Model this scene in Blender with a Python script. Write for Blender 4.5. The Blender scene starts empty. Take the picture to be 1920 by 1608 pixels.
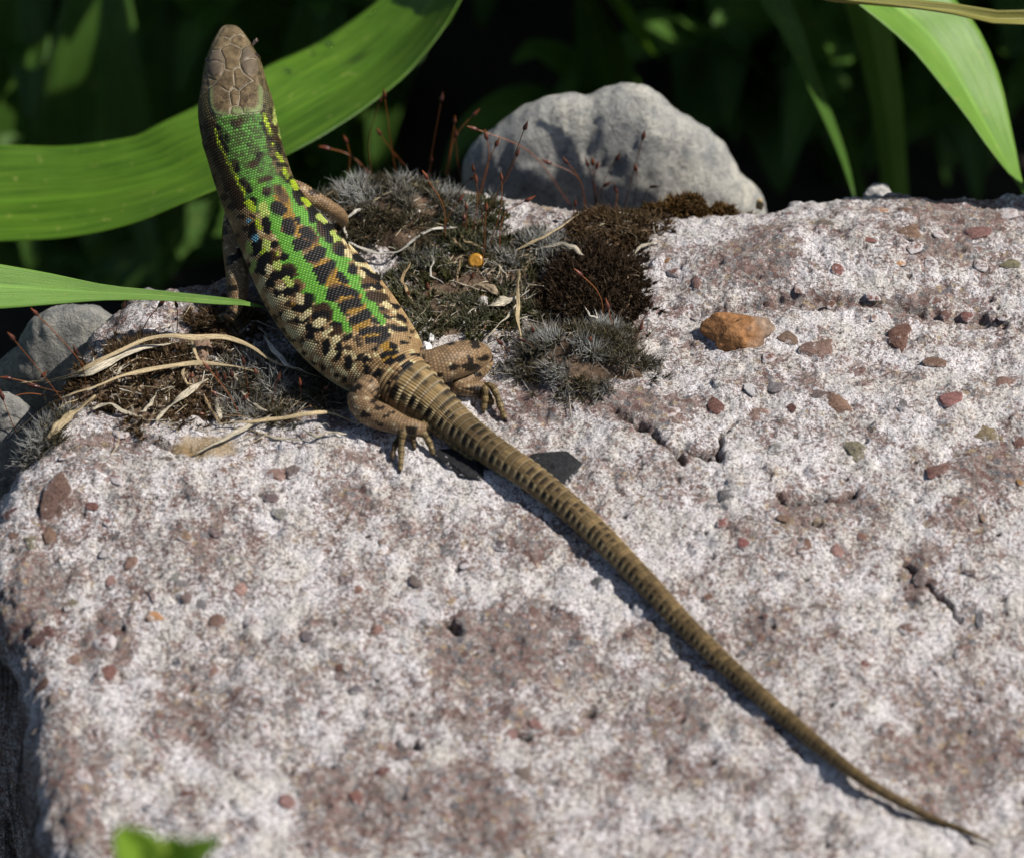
import bpy, math, random
import numpy as np
from mathutils import Vector, Matrix

random.seed(7)
RNG = np.random.default_rng(7)
S = 0.01                      # the script thinks in centimetres, Blender in metres
scene = bpy.context.scene

# ---------------------------------------------------------------- camera
PITCH = math.radians(42.0)
DIST = 60.0
LENS = 140.6
CAM = np.array([0.0, -DIST * math.cos(PITCH), DIST * math.sin(PITCH)])
FWD = np.array([0.0, math.cos(PITCH), -math.sin(PITCH)])
UP = np.array([0.0, math.sin(PITCH), math.cos(PITCH)])
RIGHT = np.array([1.0, 0.0, 0.0])
cam_data = bpy.data.cameras.new("camera")
cam_data.sensor_width = 36.0
cam_data.lens = LENS
cam_data.clip_start = 0.01
cam_data.clip_end = 500.0
cam_data.dof.use_dof = True
cam_data.dof.focus_distance = 61.4 * S
cam_data.dof.aperture_fstop = 20.0
cam = bpy.data.objects.new("camera", cam_data)
scene.collection.objects.link(cam)
cam.location = CAM * S
cam.rotation_euler = (math.pi / 2 - PITCH, 0, 0)
scene.camera = cam

# ---------------------------------------------------------------- sky, sun, exposure
SUN_EL = math.radians(49.0)
SUN_AZ = math.radians(-2.0)             # measured from +X towards +Y
SUN = Vector((math.cos(SUN_EL) * math.cos(SUN_AZ), math.cos(SUN_EL) * math.sin(SUN_AZ), math.sin(SUN_EL)))
world = bpy.data.worlds.new("World")
scene.world = world
world.use_nodes = True
wn = world.node_tree
for n in list(wn.nodes):
    wn.nodes.remove(n)
w_out = wn.nodes.new("ShaderNodeOutputWorld")
w_bg = wn.nodes.new("ShaderNodeBackground")
w_sky = wn.nodes.new("ShaderNodeTexSky")
w_sky.sky_type = 'NISHITA'
w_sky.sun_disc = False
w_sky.sun_elevation = SUN_EL
w_sky.sun_rotation = math.pi / 2 - SUN_AZ
w_bg.inputs[1].default_value = 0.06
wn.links.new(w_sky.outputs[0], w_bg.inputs[0])
wn.links.new(w_bg.outputs[0], w_out.inputs[0])
sun_data = bpy.data.lights.new("sun", 'SUN')
sun_data.energy = 4.6
sun_data.angle = math.radians(0.53)
sun_data.color = (1.0, 0.955, 0.89)
sun = bpy.data.objects.new("sun", sun_data)
scene.collection.objects.link(sun)
sun.rotation_euler = SUN.to_track_quat('Z', 'Y').to_euler()
sun.location = (0.5, 0, 1)
scene.view_settings.view_transform = 'Standard'
scene.view_settings.look = 'None'
scene.view_settings.exposure = 0.37
scene.view_settings.gamma = 1.0
scene.cycles.max_bounces = 8
scene.cycles.transparent_max_bounces = 8

# ---------------------------------------------------------------- pixels to places
FPX = LENS / 36.0 * 1920.0

def ray(px, py):
    px = np.asarray(px, float); py = np.asarray(py, float)
    d = FWD[None] + ((px.reshape(-1, 1) - 960) / FPX) * RIGHT[None] - ((py.reshape(-1, 1) - 804) / FPX) * UP[None]
    return d

def on_z(px, py, z):
    d = ray(px, py)
    t = (np.asarray(z, float).reshape(-1) - CAM[2]) / d[:, 2]
    r = CAM[None] + d * t[:, None]
    return r if np.ndim(px) else r[0]

def on_y(px, py, y):
    d = ray(px, py)
    t = (np.asarray(y, float).reshape(-1) - CAM[1]) / d[:, 1]
    r = CAM[None] + d * t[:, None]
    return r if np.ndim(px) else r[0]

def project(P):
    v = P - CAM
    f = v @ FWD
    return np.stack([960 + FPX * (v @ RIGHT) / f, 804 - FPX * (v @ UP) / f], -1)

# ---------------------------------------------------------------- noise in numpy
def _hash(ix, iy, seed):
    h = (ix.astype(np.int64) * 374761393 + iy.astype(np.int64) * 668265263 + seed * 974634777) & 0xFFFFFFFF
    h = ((h ^ (h >> 13)) * 1274126177) & 0xFFFFFFFF
    h = (h ^ (h >> 16)) & 0xFFFFFFFF
    return h / 4294967295.0

def vnoise(x, y, seed=0):
    ix = np.floor(x); iy = np.floor(y)
    fx = x - ix; fy = y - iy
    fx = fx * fx * fx * (fx * (fx * 6 - 15) + 10); fy = fy * fy * fy * (fy * (fy * 6 - 15) + 10)
    a = _hash(ix, iy, seed); b = _hash(ix + 1, iy, seed); c = _hash(ix, iy + 1, seed); d = _hash(ix + 1, iy + 1, seed)
    return (a + (b - a) * fx) * (1 - fy) + (c + (d - c) * fx) * fy

def fbm(x, y, seed=0, octaves=4):
    s = np.zeros(np.shape(x)); a = 0.5; t = 0
    for o in range(octaves):
        s = s + a * (vnoise(x, y, seed + o * 17) - 0.5); t += a; a *= 0.5
        x, y = x * 1.9 + y * 0.55 + 3.1, y * 1.9 - x * 0.55 + 7.7
    return s / t

def worley(x, y, seed=0):
    ix = np.floor(x); iy = np.floor(y)
    best = np.full(np.shape(x), 9.0); cid = np.zeros(np.shape(x))
    for dx in (-1, 0, 1):
        for dy in (-1, 0, 1):
            cx = ix + dx; cy = iy + dy
            qx = cx + _hash(cx, cy, seed); qy = cy + _hash(cx, cy, seed + 91)
            d = np.hypot(x - qx, y - qy)
            m = d < best
            best = np.where(m, d, best); cid = np.where(m, _hash(cx, cy, seed + 55), cid)
    return best, cid

def seg_dist(P, pts):
    pts = np.asarray(pts, float)
    best = np.full(len(P), 1e9)
    if len(pts) == 1:
        return np.hypot(P[:, 0] - pts[0, 0], P[:, 1] - pts[0, 1])
    for a, b in zip(pts[:-1], pts[1:]):
        ab = b - a; L = max(ab @ ab, 1e-9)
        t = np.clip(((P - a) @ ab) / L, 0, 1)
        q = P - a - t[:, None] * ab
        best = np.minimum(best, np.hypot(q[:, 0], q[:, 1]))
    return best

def smooth(e0, e1, x):
    t = np.clip((x - e0) / (e1 - e0), 0, 1)
    return t * t * (3 - 2 * t)

# ---------------------------------------------------------------- mesh and object helpers
COL = scene.collection

def make_mesh(name, V, faces, colors=None, uv=None, smooth_shade=True, mats=()):
    """V in cm, faces: (n,k) int array or list of such arrays."""
    if isinstance(faces, np.ndarray):
        faces = [faces]
    faces = [np.asarray(f, np.int32) for f in faces if len(f)]
    me = bpy.data.meshes.new(name)
    V = np.asarray(V, np.float32) * S
    me.vertices.add(len(V)); me.vertices.foreach_set("co", V.ravel())
    tot = np.concatenate([np.full(len(f), f.shape[1], np.int32) for f in faces])
    loops = np.concatenate([f.ravel() for f in faces])
    me.loops.add(len(loops)); me.loops.foreach_set("vertex_index", loops)
    me.polygons.add(len(tot))
    me.polygons.foreach_set("loop_start", np.concatenate([[0], np.cumsum(tot)[:-1]]).astype(np.int32))
    me.polygons.foreach_set("use_smooth", np.full(len(tot), smooth_shade))
    me.update(calc_edges=True)
    if colors is not None:
        c = np.ones((len(V), 4), np.float32); c[:, :3] = colors
        at = me.color_attributes.new("Col", 'FLOAT_COLOR', 'POINT')
        at.data.foreach_set("color", c.ravel())
    if uv is not None:
        ul = me.uv_layers.new(name="UVMap")
        ul.data.foreach_set("uv", np.asarray(uv, np.float32)[loops].ravel())
    for m in mats:
        me.materials.append(m)
    return me

def grid_faces(nu, nv, wrap_v=False, off=0):
    i = np.arange(nu - 1)[:, None]
    j = np.arange(nv if wrap_v else nv - 1)[None, :]
    j2 = (j + 1) % nv
    return (np.stack([i * nv + j, i * nv + j2, (i + 1) * nv + j2, (i + 1) * nv + j], -1).reshape(-1, 4) + off)

def link(name, data, parent=None, loc=None, **props):
    o = bpy.data.objects.new(name, data)
    COL.objects.link(o)
    if parent is not None:
        o.parent = parent
    if loc is not None:
        o.location = np.asarray(loc, float) * S
    for k, v in props.items():
        o[k] = v
    return o

def local(V, base):
    return np.asarray(V, float) - np.asarray(base, float)[None]

def catmull(P, n, closed=False):
    P = np.asarray(P, float)
    d = np.concatenate([[0], np.cumsum(np.linalg.norm(np.diff(P[:, :3], axis=0), axis=1) + 1e-6)])
    t = np.linspace(0, d[-1], n)
    return hermite(d, P, t)

def hermite(d, P, t):
    m = np.zeros_like(P)
    m[1:-1] = (P[2:] - P[:-2]) / (d[2:] - d[:-2])[:, None]
    m[0] = (P[1] - P[0]) / (d[1] - d[0]); m[-1] = (P[-1] - P[-2]) / (d[-1] - d[-2])
    k = np.clip(np.searchsorted(d, t, side='right') - 1, 0, len(d) - 2)
    h = (d[k + 1] - d[k]); u = ((t - d[k]) / h)[:, None]; h = h[:, None]
    return ((2 * u**3 - 3 * u**2 + 1) * P[k] + (u**3 - 2 * u**2 + u) * h * m[k]
            + (-2 * u**3 + 3 * u**2) * P[k + 1] + (u**3 - u**2) * h * m[k + 1])

def unit(v):
    return v / np.maximum(np.linalg.norm(v, axis=-1, keepdims=True), 1e-9)

def tube_arrays(C, R, segs, upv=(0, 0, 1), flat=1.0):
    """round tube: C (n,3), R (n,) -> V, F, ring normals"""
    n = len(C)
    T = unit(np.gradient(C, axis=0))
    upv = np.asarray(upv, float)
    side = np.cross(T, upv); bad = np.linalg.norm(side, axis=1) < 0.05
    side[bad] = np.cross(T[bad], np.array([0.3, 1, 0.1]))
    side = unit(side); up = np.cross(side, T)
    a = np.linspace(0, 2 * np.pi, segs, endpoint=False)
    N = side[:, None] * np.cos(a)[None, :, None] + up[:, None] * np.sin(a)[None, :, None] * flat
    V = C[:, None] + N * R[:, None, None]
    F = grid_faces(n, segs, True)
    return V.reshape(-1, 3), F, N.reshape(-1, 3)

# ---------------------------------------------------------------- materials
def new_mat(name):
    m = bpy.data.materials.new(name)
    m.use_nodes = True
    nt = m.node_tree
    bsdf = nt.nodes["Principled BSDF"]
    return m, nt, bsdf

def node(nt, kind, **kw):
    n = nt.nodes.new(kind)
    for k, v in kw.items():
        setattr(n, k, v)
    return n

def coords(nt, scale, kind="Object"):
    tc = node(nt, "ShaderNodeTexCoord")
    mp = node(nt, "ShaderNodeMapping")
    if np.ndim(scale) == 0:
        scale = (scale,) * 3
    mp.inputs["Scale"].default_value = scale
    nt.links.new(tc.outputs[kind], mp.inputs["Vector"])
    return mp.outputs[0]

def noise_tex(nt, vec, scale, detail=4, rough=0.6, dist=0.0):
    n = node(nt, "ShaderNodeTexNoise")
    n.inputs["Scale"].default_value = scale; n.inputs["Detail"].default_value = detail
    n.inputs["Roughness"].default_value = rough; n.inputs["Distortion"].default_value = dist
    nt.links.new(vec, n.inputs["Vector"])
    return n

def ramp(nt, fac, stops, interp='LINEAR'):
    r = node(nt, "ShaderNodeValToRGB")
    r.color_ramp.interpolation = interp
    els = r.color_ramp.elements
    while len(els) < len(stops):
        els.new(0.5)
    for e, (p, c) in zip(els, stops):
        e.position = p
        e.color = (c, c, c, 1) if np.ndim(c) == 0 else (*c, 1)
    nt.links.new(fac, r.inputs[0])
    return r.outputs[0]

def mix(nt, fac, a, b, mode='MIX'):
    m = node(nt, "ShaderNodeMix", data_type='RGBA', blend_type=mode)
    for sock, val in ((m.inputs[0], fac), (m.inputs[6], a), (m.inputs[7], b)):
        if isinstance(val, bpy.types.NodeSocket):
            nt.links.new(val, sock)
        elif np.ndim(val) == 0:
            sock.default_value = val
        else:
            sock.default_value = (*val, 1)
    return m.outputs[2]

def maths(nt, op, a, b=0.0, c=0.0, clamp=False):
    m = node(nt, "ShaderNodeMath", operation=op, use_clamp=clamp)
    for i, v in enumerate((a, b, c)):
        if isinstance(v, bpy.types.NodeSocket):
            nt.links.new(v, m.inputs[i])
        else:
            m.inputs[i].default_value = v
    return m.outputs[0]

def bump(nt, height, dist, strength=1.0, normal=None):
    b = node(nt, "ShaderNodeBump")
    b.inputs["Distance"].default_value = dist; b.inputs["Strength"].default_value = strength
    nt.links.new(height, b.inputs["Height"])
    if normal is not None:
        nt.links.new(normal, b.inputs["Normal"])
    return b.outputs[0]

def rock_material():
    m, nt, b = new_mat("lichened_conglomerate")
    v = coords(nt, 100.0)                      # centimetres
    att = node(nt, "ShaderNodeAttribute", attribute_name="Col")
    sep = node(nt, "ShaderNodeSeparateColor"); nt.links.new(att.outputs["Color"], sep.inputs[0])
    cover, dark, tone = sep.outputs[0], sep.outputs[1], sep.outputs[2]
    # matrix: sandy grains of red-brown, grey, buff
    vo = node(nt, "ShaderNodeTexVoronoi"); vo.inputs["Scale"].default_value = 11.0
    vo.inputs["Randomness"].default_value = 1.0
    warp = noise_tex(nt, v, 6.0, 3)
    wv = node(nt, "ShaderNodeVectorMath", operation='MULTIPLY_ADD')
    nt.links.new(warp.outputs["Color"], wv.inputs[0]); wv.inputs[1].default_value = (0.12,) * 3; nt.links.new(v, wv.inputs[2])
    nt.links.new(wv.outputs[0], vo.inputs["Vector"])
    vs = node(nt, "ShaderNodeSeparateColor"); nt.links.new(vo.outputs["Color"], vs.inputs[0])
    grains = ramp(nt, vs.outputs[0], [(0.0, (0.17, 0.105, 0.09)), (0.14, (0.25, 0.17, 0.15)), (0.32, (0.21, 0.165, 0.145)),
                                      (0.5, (0.29, 0.22, 0.195)), (0.64, (0.33, 0.285, 0.26)), (0.77, (0.22, 0.20, 0.19)),
                                      (0.88, (0.16, 0.15, 0.155)), (0.95, (0.33, 0.25, 0.17))], 'CONSTANT')
    fine = noise_tex(nt, v, 38.0, 3, 0.7)
    grains = mix(nt, 0.8, grains, ramp(nt, fine.outputs[0], [(0.28, 0.35), (0.5, 0.9), (0.72, 1.6)]), 'MULTIPLY')
    # whitish crust lichen: fine granules everywhere, thicker cracked crusts in patches
    g1 = noise_tex(nt, v, 17.0, 4, 0.68, 0.3)
    g2 = noise_tex(nt, v, 46.0, 2, 0.6)
    g3 = noise_tex(nt, v, 2.6, 4, 0.62, 0.6)
    f = maths(nt, 'MULTIPLY_ADD', g2.outputs[0], 0.30, g1.outputs[0])
    f = maths(nt, 'MULTIPLY_ADD', g3.outputs[0], 0.45, f)
    f = maths(nt, 'ADD', f, maths(nt, 'MULTIPLY_ADD', cover, 0.42, -0.43))
    lich = ramp(nt, f, [(0.55, 0.0), (0.63, 0.5), (0.71, 0.97)])
    lcol = ramp(nt, g2.outputs[0], [(0.30, (0.40, 0.365, 0.365)), (0.44, (0.62, 0.59, 0.595)), (0.60, (0.80, 0.765, 0.765))])
    lcol = mix(nt, ramp(nt, noise_tex(nt, v, 1.7, 3).outputs[0], [(0.42, 0.0), (0.62, 0.6)]), lcol, (0.56, 0.52, 0.45))
    ve = node(nt, "ShaderNodeTexVoronoi", feature='DISTANCE_TO_EDGE'); ve.inputs["Scale"].default_value = 7.5
    nt.links.new(wv.outputs[0], ve.inputs["Vector"])
    crk = maths(nt, 'MULTIPLY', ramp(nt, ve.outputs["Distance"], [(0.0, 1.0), (0.05, 0.0)]), ramp(nt, f, [(0.70, 0.0), (0.82, 0.75)]))
    lcol = mix(nt, crk, lcol, (0.10, 0.085, 0.08))
    col = mix(nt, lich, grains, lcol)
    # salt and pepper: dark mineral grains showing through
    pep = noise_tex(nt, v, 24.0, 2, 0.5, 0.0)
    col = mix(nt, ramp(nt, pep.outputs[0], [(0.32, 0.85), (0.455, 0.0)]), col, (0.105, 0.075, 0.066))
    # black specks and pits
    sp = noise_tex(nt, v, 26.0, 3, 0.55, 0.2)
    spk = ramp(nt, maths(nt, 'MULTIPLY_ADD', dark, 0.16, sp.outputs[0]), [(0.635, 0.0), (0.68, 0.9)])
    col = mix(nt, spk, col, (0.035, 0.030, 0.028))
    col = mix(nt, ramp(nt, dark, [(0.25, 0.0), (1.0, 0.75)]), col, mix(nt, 0.6, (0.05, 0.04, 0.034), (0.10, 0.08, 0.07)))
    col = mix(nt, tone, col, (0.30, 0.21, 0.10))
    nt.links.new(col, b.inputs["Base Color"])
    b.inputs["Roughness"].default_value = 0.92
    b.inputs["Specular IOR Level"].default_value = 0.18
    h = maths(nt, 'MULTIPLY_ADD', fine.outputs[0], 0.7, maths(nt, 'MULTIPLY', g1.outputs[0], 1.8))
    nt.links.new(bump(nt, h, 0.03 * S, 1.0), b.inputs["Normal"])
    return m

def clast_material():
    m, nt, b = new_mat("embedded_pebble")
    v = coords(nt, 100.0)
    oi = node(nt, "ShaderNodeObjectInfo")
    geo = node(nt, "ShaderNodeNewGeometry")
    mp = node(nt, "ShaderNodeVectorMath", operation='SCALE'); mp.inputs["Scale"].default_value = 100.0
    nt.links.new(geo.outputs["Position"], mp.inputs[0])
    v = mp.outputs[0]
    n1 = noise_tex(nt, v, 16.0, 6, 0.7, 0.3)
    n2 = noise_tex(nt, v, 45.0, 3, 0.6)
    c = mix(nt, 0.85, oi.outputs["Color"], ramp(nt, n1.outputs[0], [(0.28, 0.3), (0.5, 0.95), (0.7, 1.5)]), 'MULTIPLY')
    c = mix(nt, 0.5, c, ramp(nt, n2.outputs[0], [(0.35, 0.5), (0.6, 1.3)]), 'MULTIPLY')
    f = maths(nt, 'MULTIPLY_ADD', n2.outputs[0], 0.4, noise_tex(nt, v, 9.0, 5, 0.7, 0.4).outputs[0])
    sx = node(nt, "ShaderNodeSeparateXYZ"); nt.links.new(node(nt, "ShaderNodeTexCoord").outputs["Generated"], sx.inputs[0])
    low = maths(nt, 'MULTIPLY_ADD', sx.outputs[2], -0.42, 0.28)
    f = maths(nt, 'ADD', f, low)
    f = maths(nt, 'ADD', f, maths(nt, 'MULTIPLY_ADD', oi.outputs["Alpha"], 0.34, -0.13))
    c = mix(nt, ramp(nt, f, [(0.70, 0.0), (0.82, 0.85)]), c, mix(nt, n2.outputs[0], (0.30, 0.26, 0.25), (0.75, 0.72, 0.72)))
    nt.links.new(c, b.inputs["Base Color"])
    b.inputs["Roughness"].default_value = 0.9
    b.inputs["Specular IOR Level"].default_value = 0.2
    h = maths(nt, 'MULTIPLY_ADD', n2.outputs[0], 0.5, n1.outputs[0])
    nt.links.new(bump(nt, h, 0.03 * S, 0.9), b.inputs["Normal"])
    return m

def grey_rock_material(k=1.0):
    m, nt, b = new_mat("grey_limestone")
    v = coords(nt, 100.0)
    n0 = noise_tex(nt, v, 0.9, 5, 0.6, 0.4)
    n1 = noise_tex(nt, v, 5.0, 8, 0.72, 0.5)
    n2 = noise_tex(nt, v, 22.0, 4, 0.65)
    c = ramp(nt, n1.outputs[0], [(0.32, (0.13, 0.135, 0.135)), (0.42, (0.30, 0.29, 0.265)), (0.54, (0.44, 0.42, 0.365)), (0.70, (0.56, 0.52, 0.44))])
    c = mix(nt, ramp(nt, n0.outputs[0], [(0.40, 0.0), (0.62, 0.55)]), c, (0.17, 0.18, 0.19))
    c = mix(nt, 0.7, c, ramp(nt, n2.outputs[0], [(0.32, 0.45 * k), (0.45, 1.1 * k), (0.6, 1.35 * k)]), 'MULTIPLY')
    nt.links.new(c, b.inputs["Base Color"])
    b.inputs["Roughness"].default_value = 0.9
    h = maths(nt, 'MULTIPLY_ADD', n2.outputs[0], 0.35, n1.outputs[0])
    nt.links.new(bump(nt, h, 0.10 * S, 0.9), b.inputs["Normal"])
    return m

def leaf_material(name, base, light, dark, trans=0.35, rough=0.42, veins=70.0):
    m, nt, b = new_mat(name)
    uv = coords(nt, (veins, 2.2, 1), "UV")
    st = noise_tex(nt, uv, 1.0, 3, 0.6)
    st2 = noise_tex(nt, coords(nt, (veins * 3.1, 5, 1), "UV"), 1.0, 2, 0.5)
    obj = coords(nt, 100.0)
    bl = noise_tex(nt, obj, 0.9, 4, 0.6)
    f = maths(nt, 'MULTIPLY_ADD', st2.outputs[0], 0.35, st.outputs[0])
    c = ramp(nt, f, [(0.50, dark), (0.66, base), (0.84, light)])
    c = mix(nt, ramp(nt, bl.outputs[0], [(0.35, 0.0), (0.7, 0.45)]), c, light)
    spots = noise_tex(nt, obj, 5.5, 3, 0.5)
    c = mix(nt, ramp(nt, spots.outputs[0], [(0.655, 0.0), (0.72, 0.55)]), c, (0.28, 0.32, 0.07))
    att = node(nt, "ShaderNodeAttribute", attribute_name="Col")
    c = mix(nt, 1.0, c, att.outputs["Color"], 'MULTIPLY')
    nt.links.new(c, b.inputs["Base Color"])
    b.inputs["Roughness"].default_value = rough
    b.inputs["Specular IOR Level"].default_value = 0.45
    fine = noise_tex(nt, obj, 60.0, 2)
    h = maths(nt, 'MULTIPLY_ADD', fine.outputs[0], 0.5, f)
    nrm = bump(nt, h, 0.012 * S, 0.7)
    nt.links.new(nrm, b.inputs["Normal"])
    tr = node(nt, "ShaderNodeBsdfTranslucent")
    tc = mix(nt, 1.0, c, (1.5, 1.35, 0.5), 'MULTIPLY')
    nt.links.new(tc, tr.inputs[0])
    ms = node(nt, "ShaderNodeMixShader"); ms.inputs[0].default_value = trans
    nt.links.new(b.outputs[0], ms.inputs[1]); nt.links.new(tr.outputs[0], ms.inputs[2])
    nt.links.new(ms.outputs[0], nt.nodes["Material Output"].inputs[0])
    return m

def attr_material(name, rough=0.6, spec=0.3, grain=0.0, grain_scale=30.0, bump_d=0.0, trans=0.0, uvstripe=0.0):
    m, nt, b = new_mat(name)
    att = node(nt, "ShaderNodeAttribute", attribute_name="Col")
    c = att.outputs["Color"]
    v = coords(nt, 100.0)
    n = noise_tex(nt, v, grain_scale, 4, 0.65)
    if grain:
        c = mix(nt, grain, c, ramp(nt, n.outputs[0], [(0.3, 0.35), (0.5, 0.95), (0.7, 1.6)]), 'MULTIPLY')
    h = n.outputs[0]
    if uvstripe:
        s = noise_tex(nt, coords(nt, (uvstripe, 1.5, 1), "UV"), 1.0, 3, 0.6)
        c = mix(nt, 0.8, c, ramp(nt, s.outputs[0], [(0.36, 0.30), (0.5, 0.95), (0.64, 1.4)]), 'MULTIPLY')
        h = maths(nt, 'ADD', h, s.outputs[0])
    nt.links.new(c, b.inputs["Base Color"])
    b.inputs["Roughness"].default_value = rough
    b.inputs["Specular IOR Level"].default_value = spec
    if bump_d:
        nt.links.new(bump(nt, h, bump_d * S, 0.8), b.inputs["Normal"])
    if trans:
        tr = node(nt, "ShaderNodeBsdfTranslucent"); nt.links.new(c, tr.inputs[0])
        ms = node(nt, "ShaderNodeMixShader"); ms.inputs[0].default_value = trans
        nt.links.new(b.outputs[0], ms.inputs[1]); nt.links.new(tr.outputs[0], ms.inputs[2])
        nt.links.new(ms.outputs[0], nt.nodes["Material Output"].inputs[0])
    return m

def soil_material():
    m, nt, b = new_mat("dark_soil")
    v = coords(nt, 100.0)
    n = noise_tex(nt, v, 0.8, 8, 0.7)
    c = ramp(nt, n.outputs[0], [(0.3, (0.012, 0.009, 0.006)), (0.55, (0.035, 0.025, 0.016)), (0.75, (0.07, 0.05, 0.03))])
    nt.links.new(c, b.inputs["Base Color"]); b.inputs["Roughness"].default_value = 0.95
    nt.links.new(bump(nt, n.outputs[0], 0.6 * S, 0.9), b.inputs["Normal"])
    return m

M_ROCK = rock_material()
M_CLAST = clast_material()
M_GREY = grey_rock_material()
M_GREY_SHADED = grey_rock_material(0.5)  # same stone darkened: shade painted into the left rocks' colour
M_SOIL = soil_material()
M_BLADE = leaf_material("broad_grass_leaf", (0.064, 0.155, 0.008), (0.125, 0.235, 0.018), (0.030, 0.088, 0.005), 0.30, 0.36, 55)
M_BLADE2 = leaf_material("young_grass_leaf", (0.135, 0.27, 0.035), (0.20, 0.36, 0.06), (0.095, 0.215, 0.025), 0.30, 0.45, 40)
M_DARKLEAF = leaf_material("undergrowth_leaf", (0.068, 0.155, 0.020), (0.10, 0.20, 0.035), (0.045, 0.11, 0.015), 0.45, 0.45, 30)
M_SKIN = attr_material("lizard_skin", 0.42, 0.5, 0.25, 60.0, 0.0)
_nt = M_SKIN.node_tree
_at = [n for n in _nt.nodes if n.type == 'ATTRIBUTE'][0]
_nt.links.new(mix(_nt, 0.3, _at.outputs["Color"], (0.8, 0.8, 0.8)), _nt.nodes["Principled BSDF"].inputs["Specular Tint"])
M_MOSS = attr_material("moss_shoot", 0.7, 0.25, trans=0.2)
M_LITTER = attr_material("moss_litter", 0.95, 0.1, 0.9, 14.0, 0.05)
M_STRAW = attr_material("dry_grass", 0.6, 0.3, 0.4, 25.0, 0.008, trans=0.22, uvstripe=9.0)
M_SETA = attr_material("moss_seta", 0.35, 0.5)
M_PEB = attr_material("ochre_pebble", 0.8, 0.25, 0.75, 9.0, 0.05)

# ================================================================ THE SETTING
# ---- ground
def build_ground():
    n = 60
    r = np.concatenate([np.linspace(0, 60, 30), np.geomspace(70, 20000, 24)])
    a = np.linspace(0, 2 * np.pi, 72, endpoint=False)
    R, A = np.meshgrid(r, a, indexing='ij')
    X = R * np.cos(A); Y = R * np.sin(A) + 10
    Z = -16 + fbm(X * 0.12, Y * 0.12, 3) * 2.2 * np.exp(-R / 300)
    V = np.stack([X, Y, Z], -1).reshape(-1, 3)
    me = make_mesh("ground", V, grid_faces(len(r), len(a), True), mats=[M_SOIL])
    link("ground", me, kind="structure", label="dark soil under the plants and rocks")
build_ground()

# ---- the boulder's smooth form
OUT_PX = [(2250, 330), (1920, 338), (1750, 352), (1620, 340), (1500, 342), (1430, 366), (1330, 372), (1180, 380), (1000, 356), (880, 338),
          (700, 334), (590, 350), (520, 420), (430, 486), (340, 503), (270, 505), (220, 545), (160, 595), (120, 690), (60, 790),
          (5, 870), (-40, 960), (-50, 1080), (-5, 1160), (35, 1260), (38, 1400), (55, 1500), (110, 1620), (150, 1760), (260, 1830), (2150, 1850)]
OUT = on_z(np.array([p[0] for p in OUT_PX]), np.array([p[1] for p in OUT_PX]), np.zeros(len(OUT_PX)))[:, :2]

def inside_dist(x, y):
    """signed distance to the boulder outline, positive inside"""
    P = np.stack([x.ravel(), y.ravel()], -1)
    Q = np.vstack([OUT, OUT[:1]])
    d = seg_dist(P, Q)
    ins = np.zeros(len(P), bool)
    for a, b in zip(Q[:-1], Q[1:]):
        c = (a[1] > P[:, 1]) != (b[1] > P[:, 1])
        xx = (b[0] - a[0]) * (P[:, 1] - a[1]) / (b[1] - a[1] + 1e-12) + a[0]
        ins ^= c & (P[:, 0] < xx)
    return np.where(ins, d, -d).reshape(np.shape(x))

def _g(x, y, px, py, sx, sy, h, cache={}):
    c = cache.setdefault((px, py), on_z(px, py, 0.0))
    return h * np.exp(-((x - c[0]) / sx) ** 2 - ((y - c[1]) / sy) ** 2)

def H(x, y):
    x = np.asarray(x, float); y = np.asarray(y, float)
    z = np.zeros(np.shape(x))
    z -= 0.10 * np.maximum(0, -1.0 - y) * 1.0
    z += _g(x, y, 400, 735, 1.5, 0.55, -0.30) + _g(x, y, 620, 745, 0.9, 0.5, -0.15)
    z += _g(x, y, 900, 540, 1.3, 1.0, -0.25) + _g(x, y, 1120, 560, 0.9, 0.8, -0.15)
    z += _g(x, y, 1600, 470, 2.2, 0.9, 0.30) + _g(x, y, 1750, 760, 2.2, 0.8, 0.16) + _g(x, y, 330, 580, 0.8, 0.5, 0.12)
    z += _g(x, y, 250, 900, 1.5, 0.6, 0.16) + _g(x, y, 1400, 1000, 1.6, 1.0, 0.12)
    z += fbm(x * 0.45 + 9, y * 0.45, 21, 3) * 0.34
    z += fbm(x * 1.4 + 2, y * 1.4, 31, 3) * 0.12
    d = inside_dist(x, y) + fbm(x * 1.1, y * 1.1, 77, 3) * 0.28
    r = 0.75
    k = np.clip(r - d, 0, r)
    z = z - (r - np.sqrt(np.maximum(r * r - k * k, 0))) * np.where(y > 1.5, 0.7, 1.0)
    z = z + np.minimum(d, 0) * 45.0
    return np.maximum(z, -17.0)

GX = np.arange(-9.6, 10.6, 0.0285); GY = np.arange(-12.6, 7.6, 0.0315)
_X, _Y = np.meshgrid(GX, GY, indexing='ij')
GZ = H(_X, _Y)
H_EXACT = H

def H(x, y):
    """the boulder's smooth height, looked up in the grid"""
    x = np.asarray(x, float); y = np.asarray(y, float)
    fx = np.clip((x - GX[0]) / 0.0285, 0, len(GX) - 1.001); fy = np.clip((y - GY[0]) / 0.0315, 0, len(GY) - 1.001)
    i = fx.astype(int); j = fy.astype(int); fx = fx - i; fy = fy - j
    return (GZ[i, j] * (1 - fx) + GZ[i + 1, j] * fx) * (1 - fy) + (GZ[i, j + 1] * (1 - fx) + GZ[i + 1, j + 1] * fx) * fy

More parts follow.
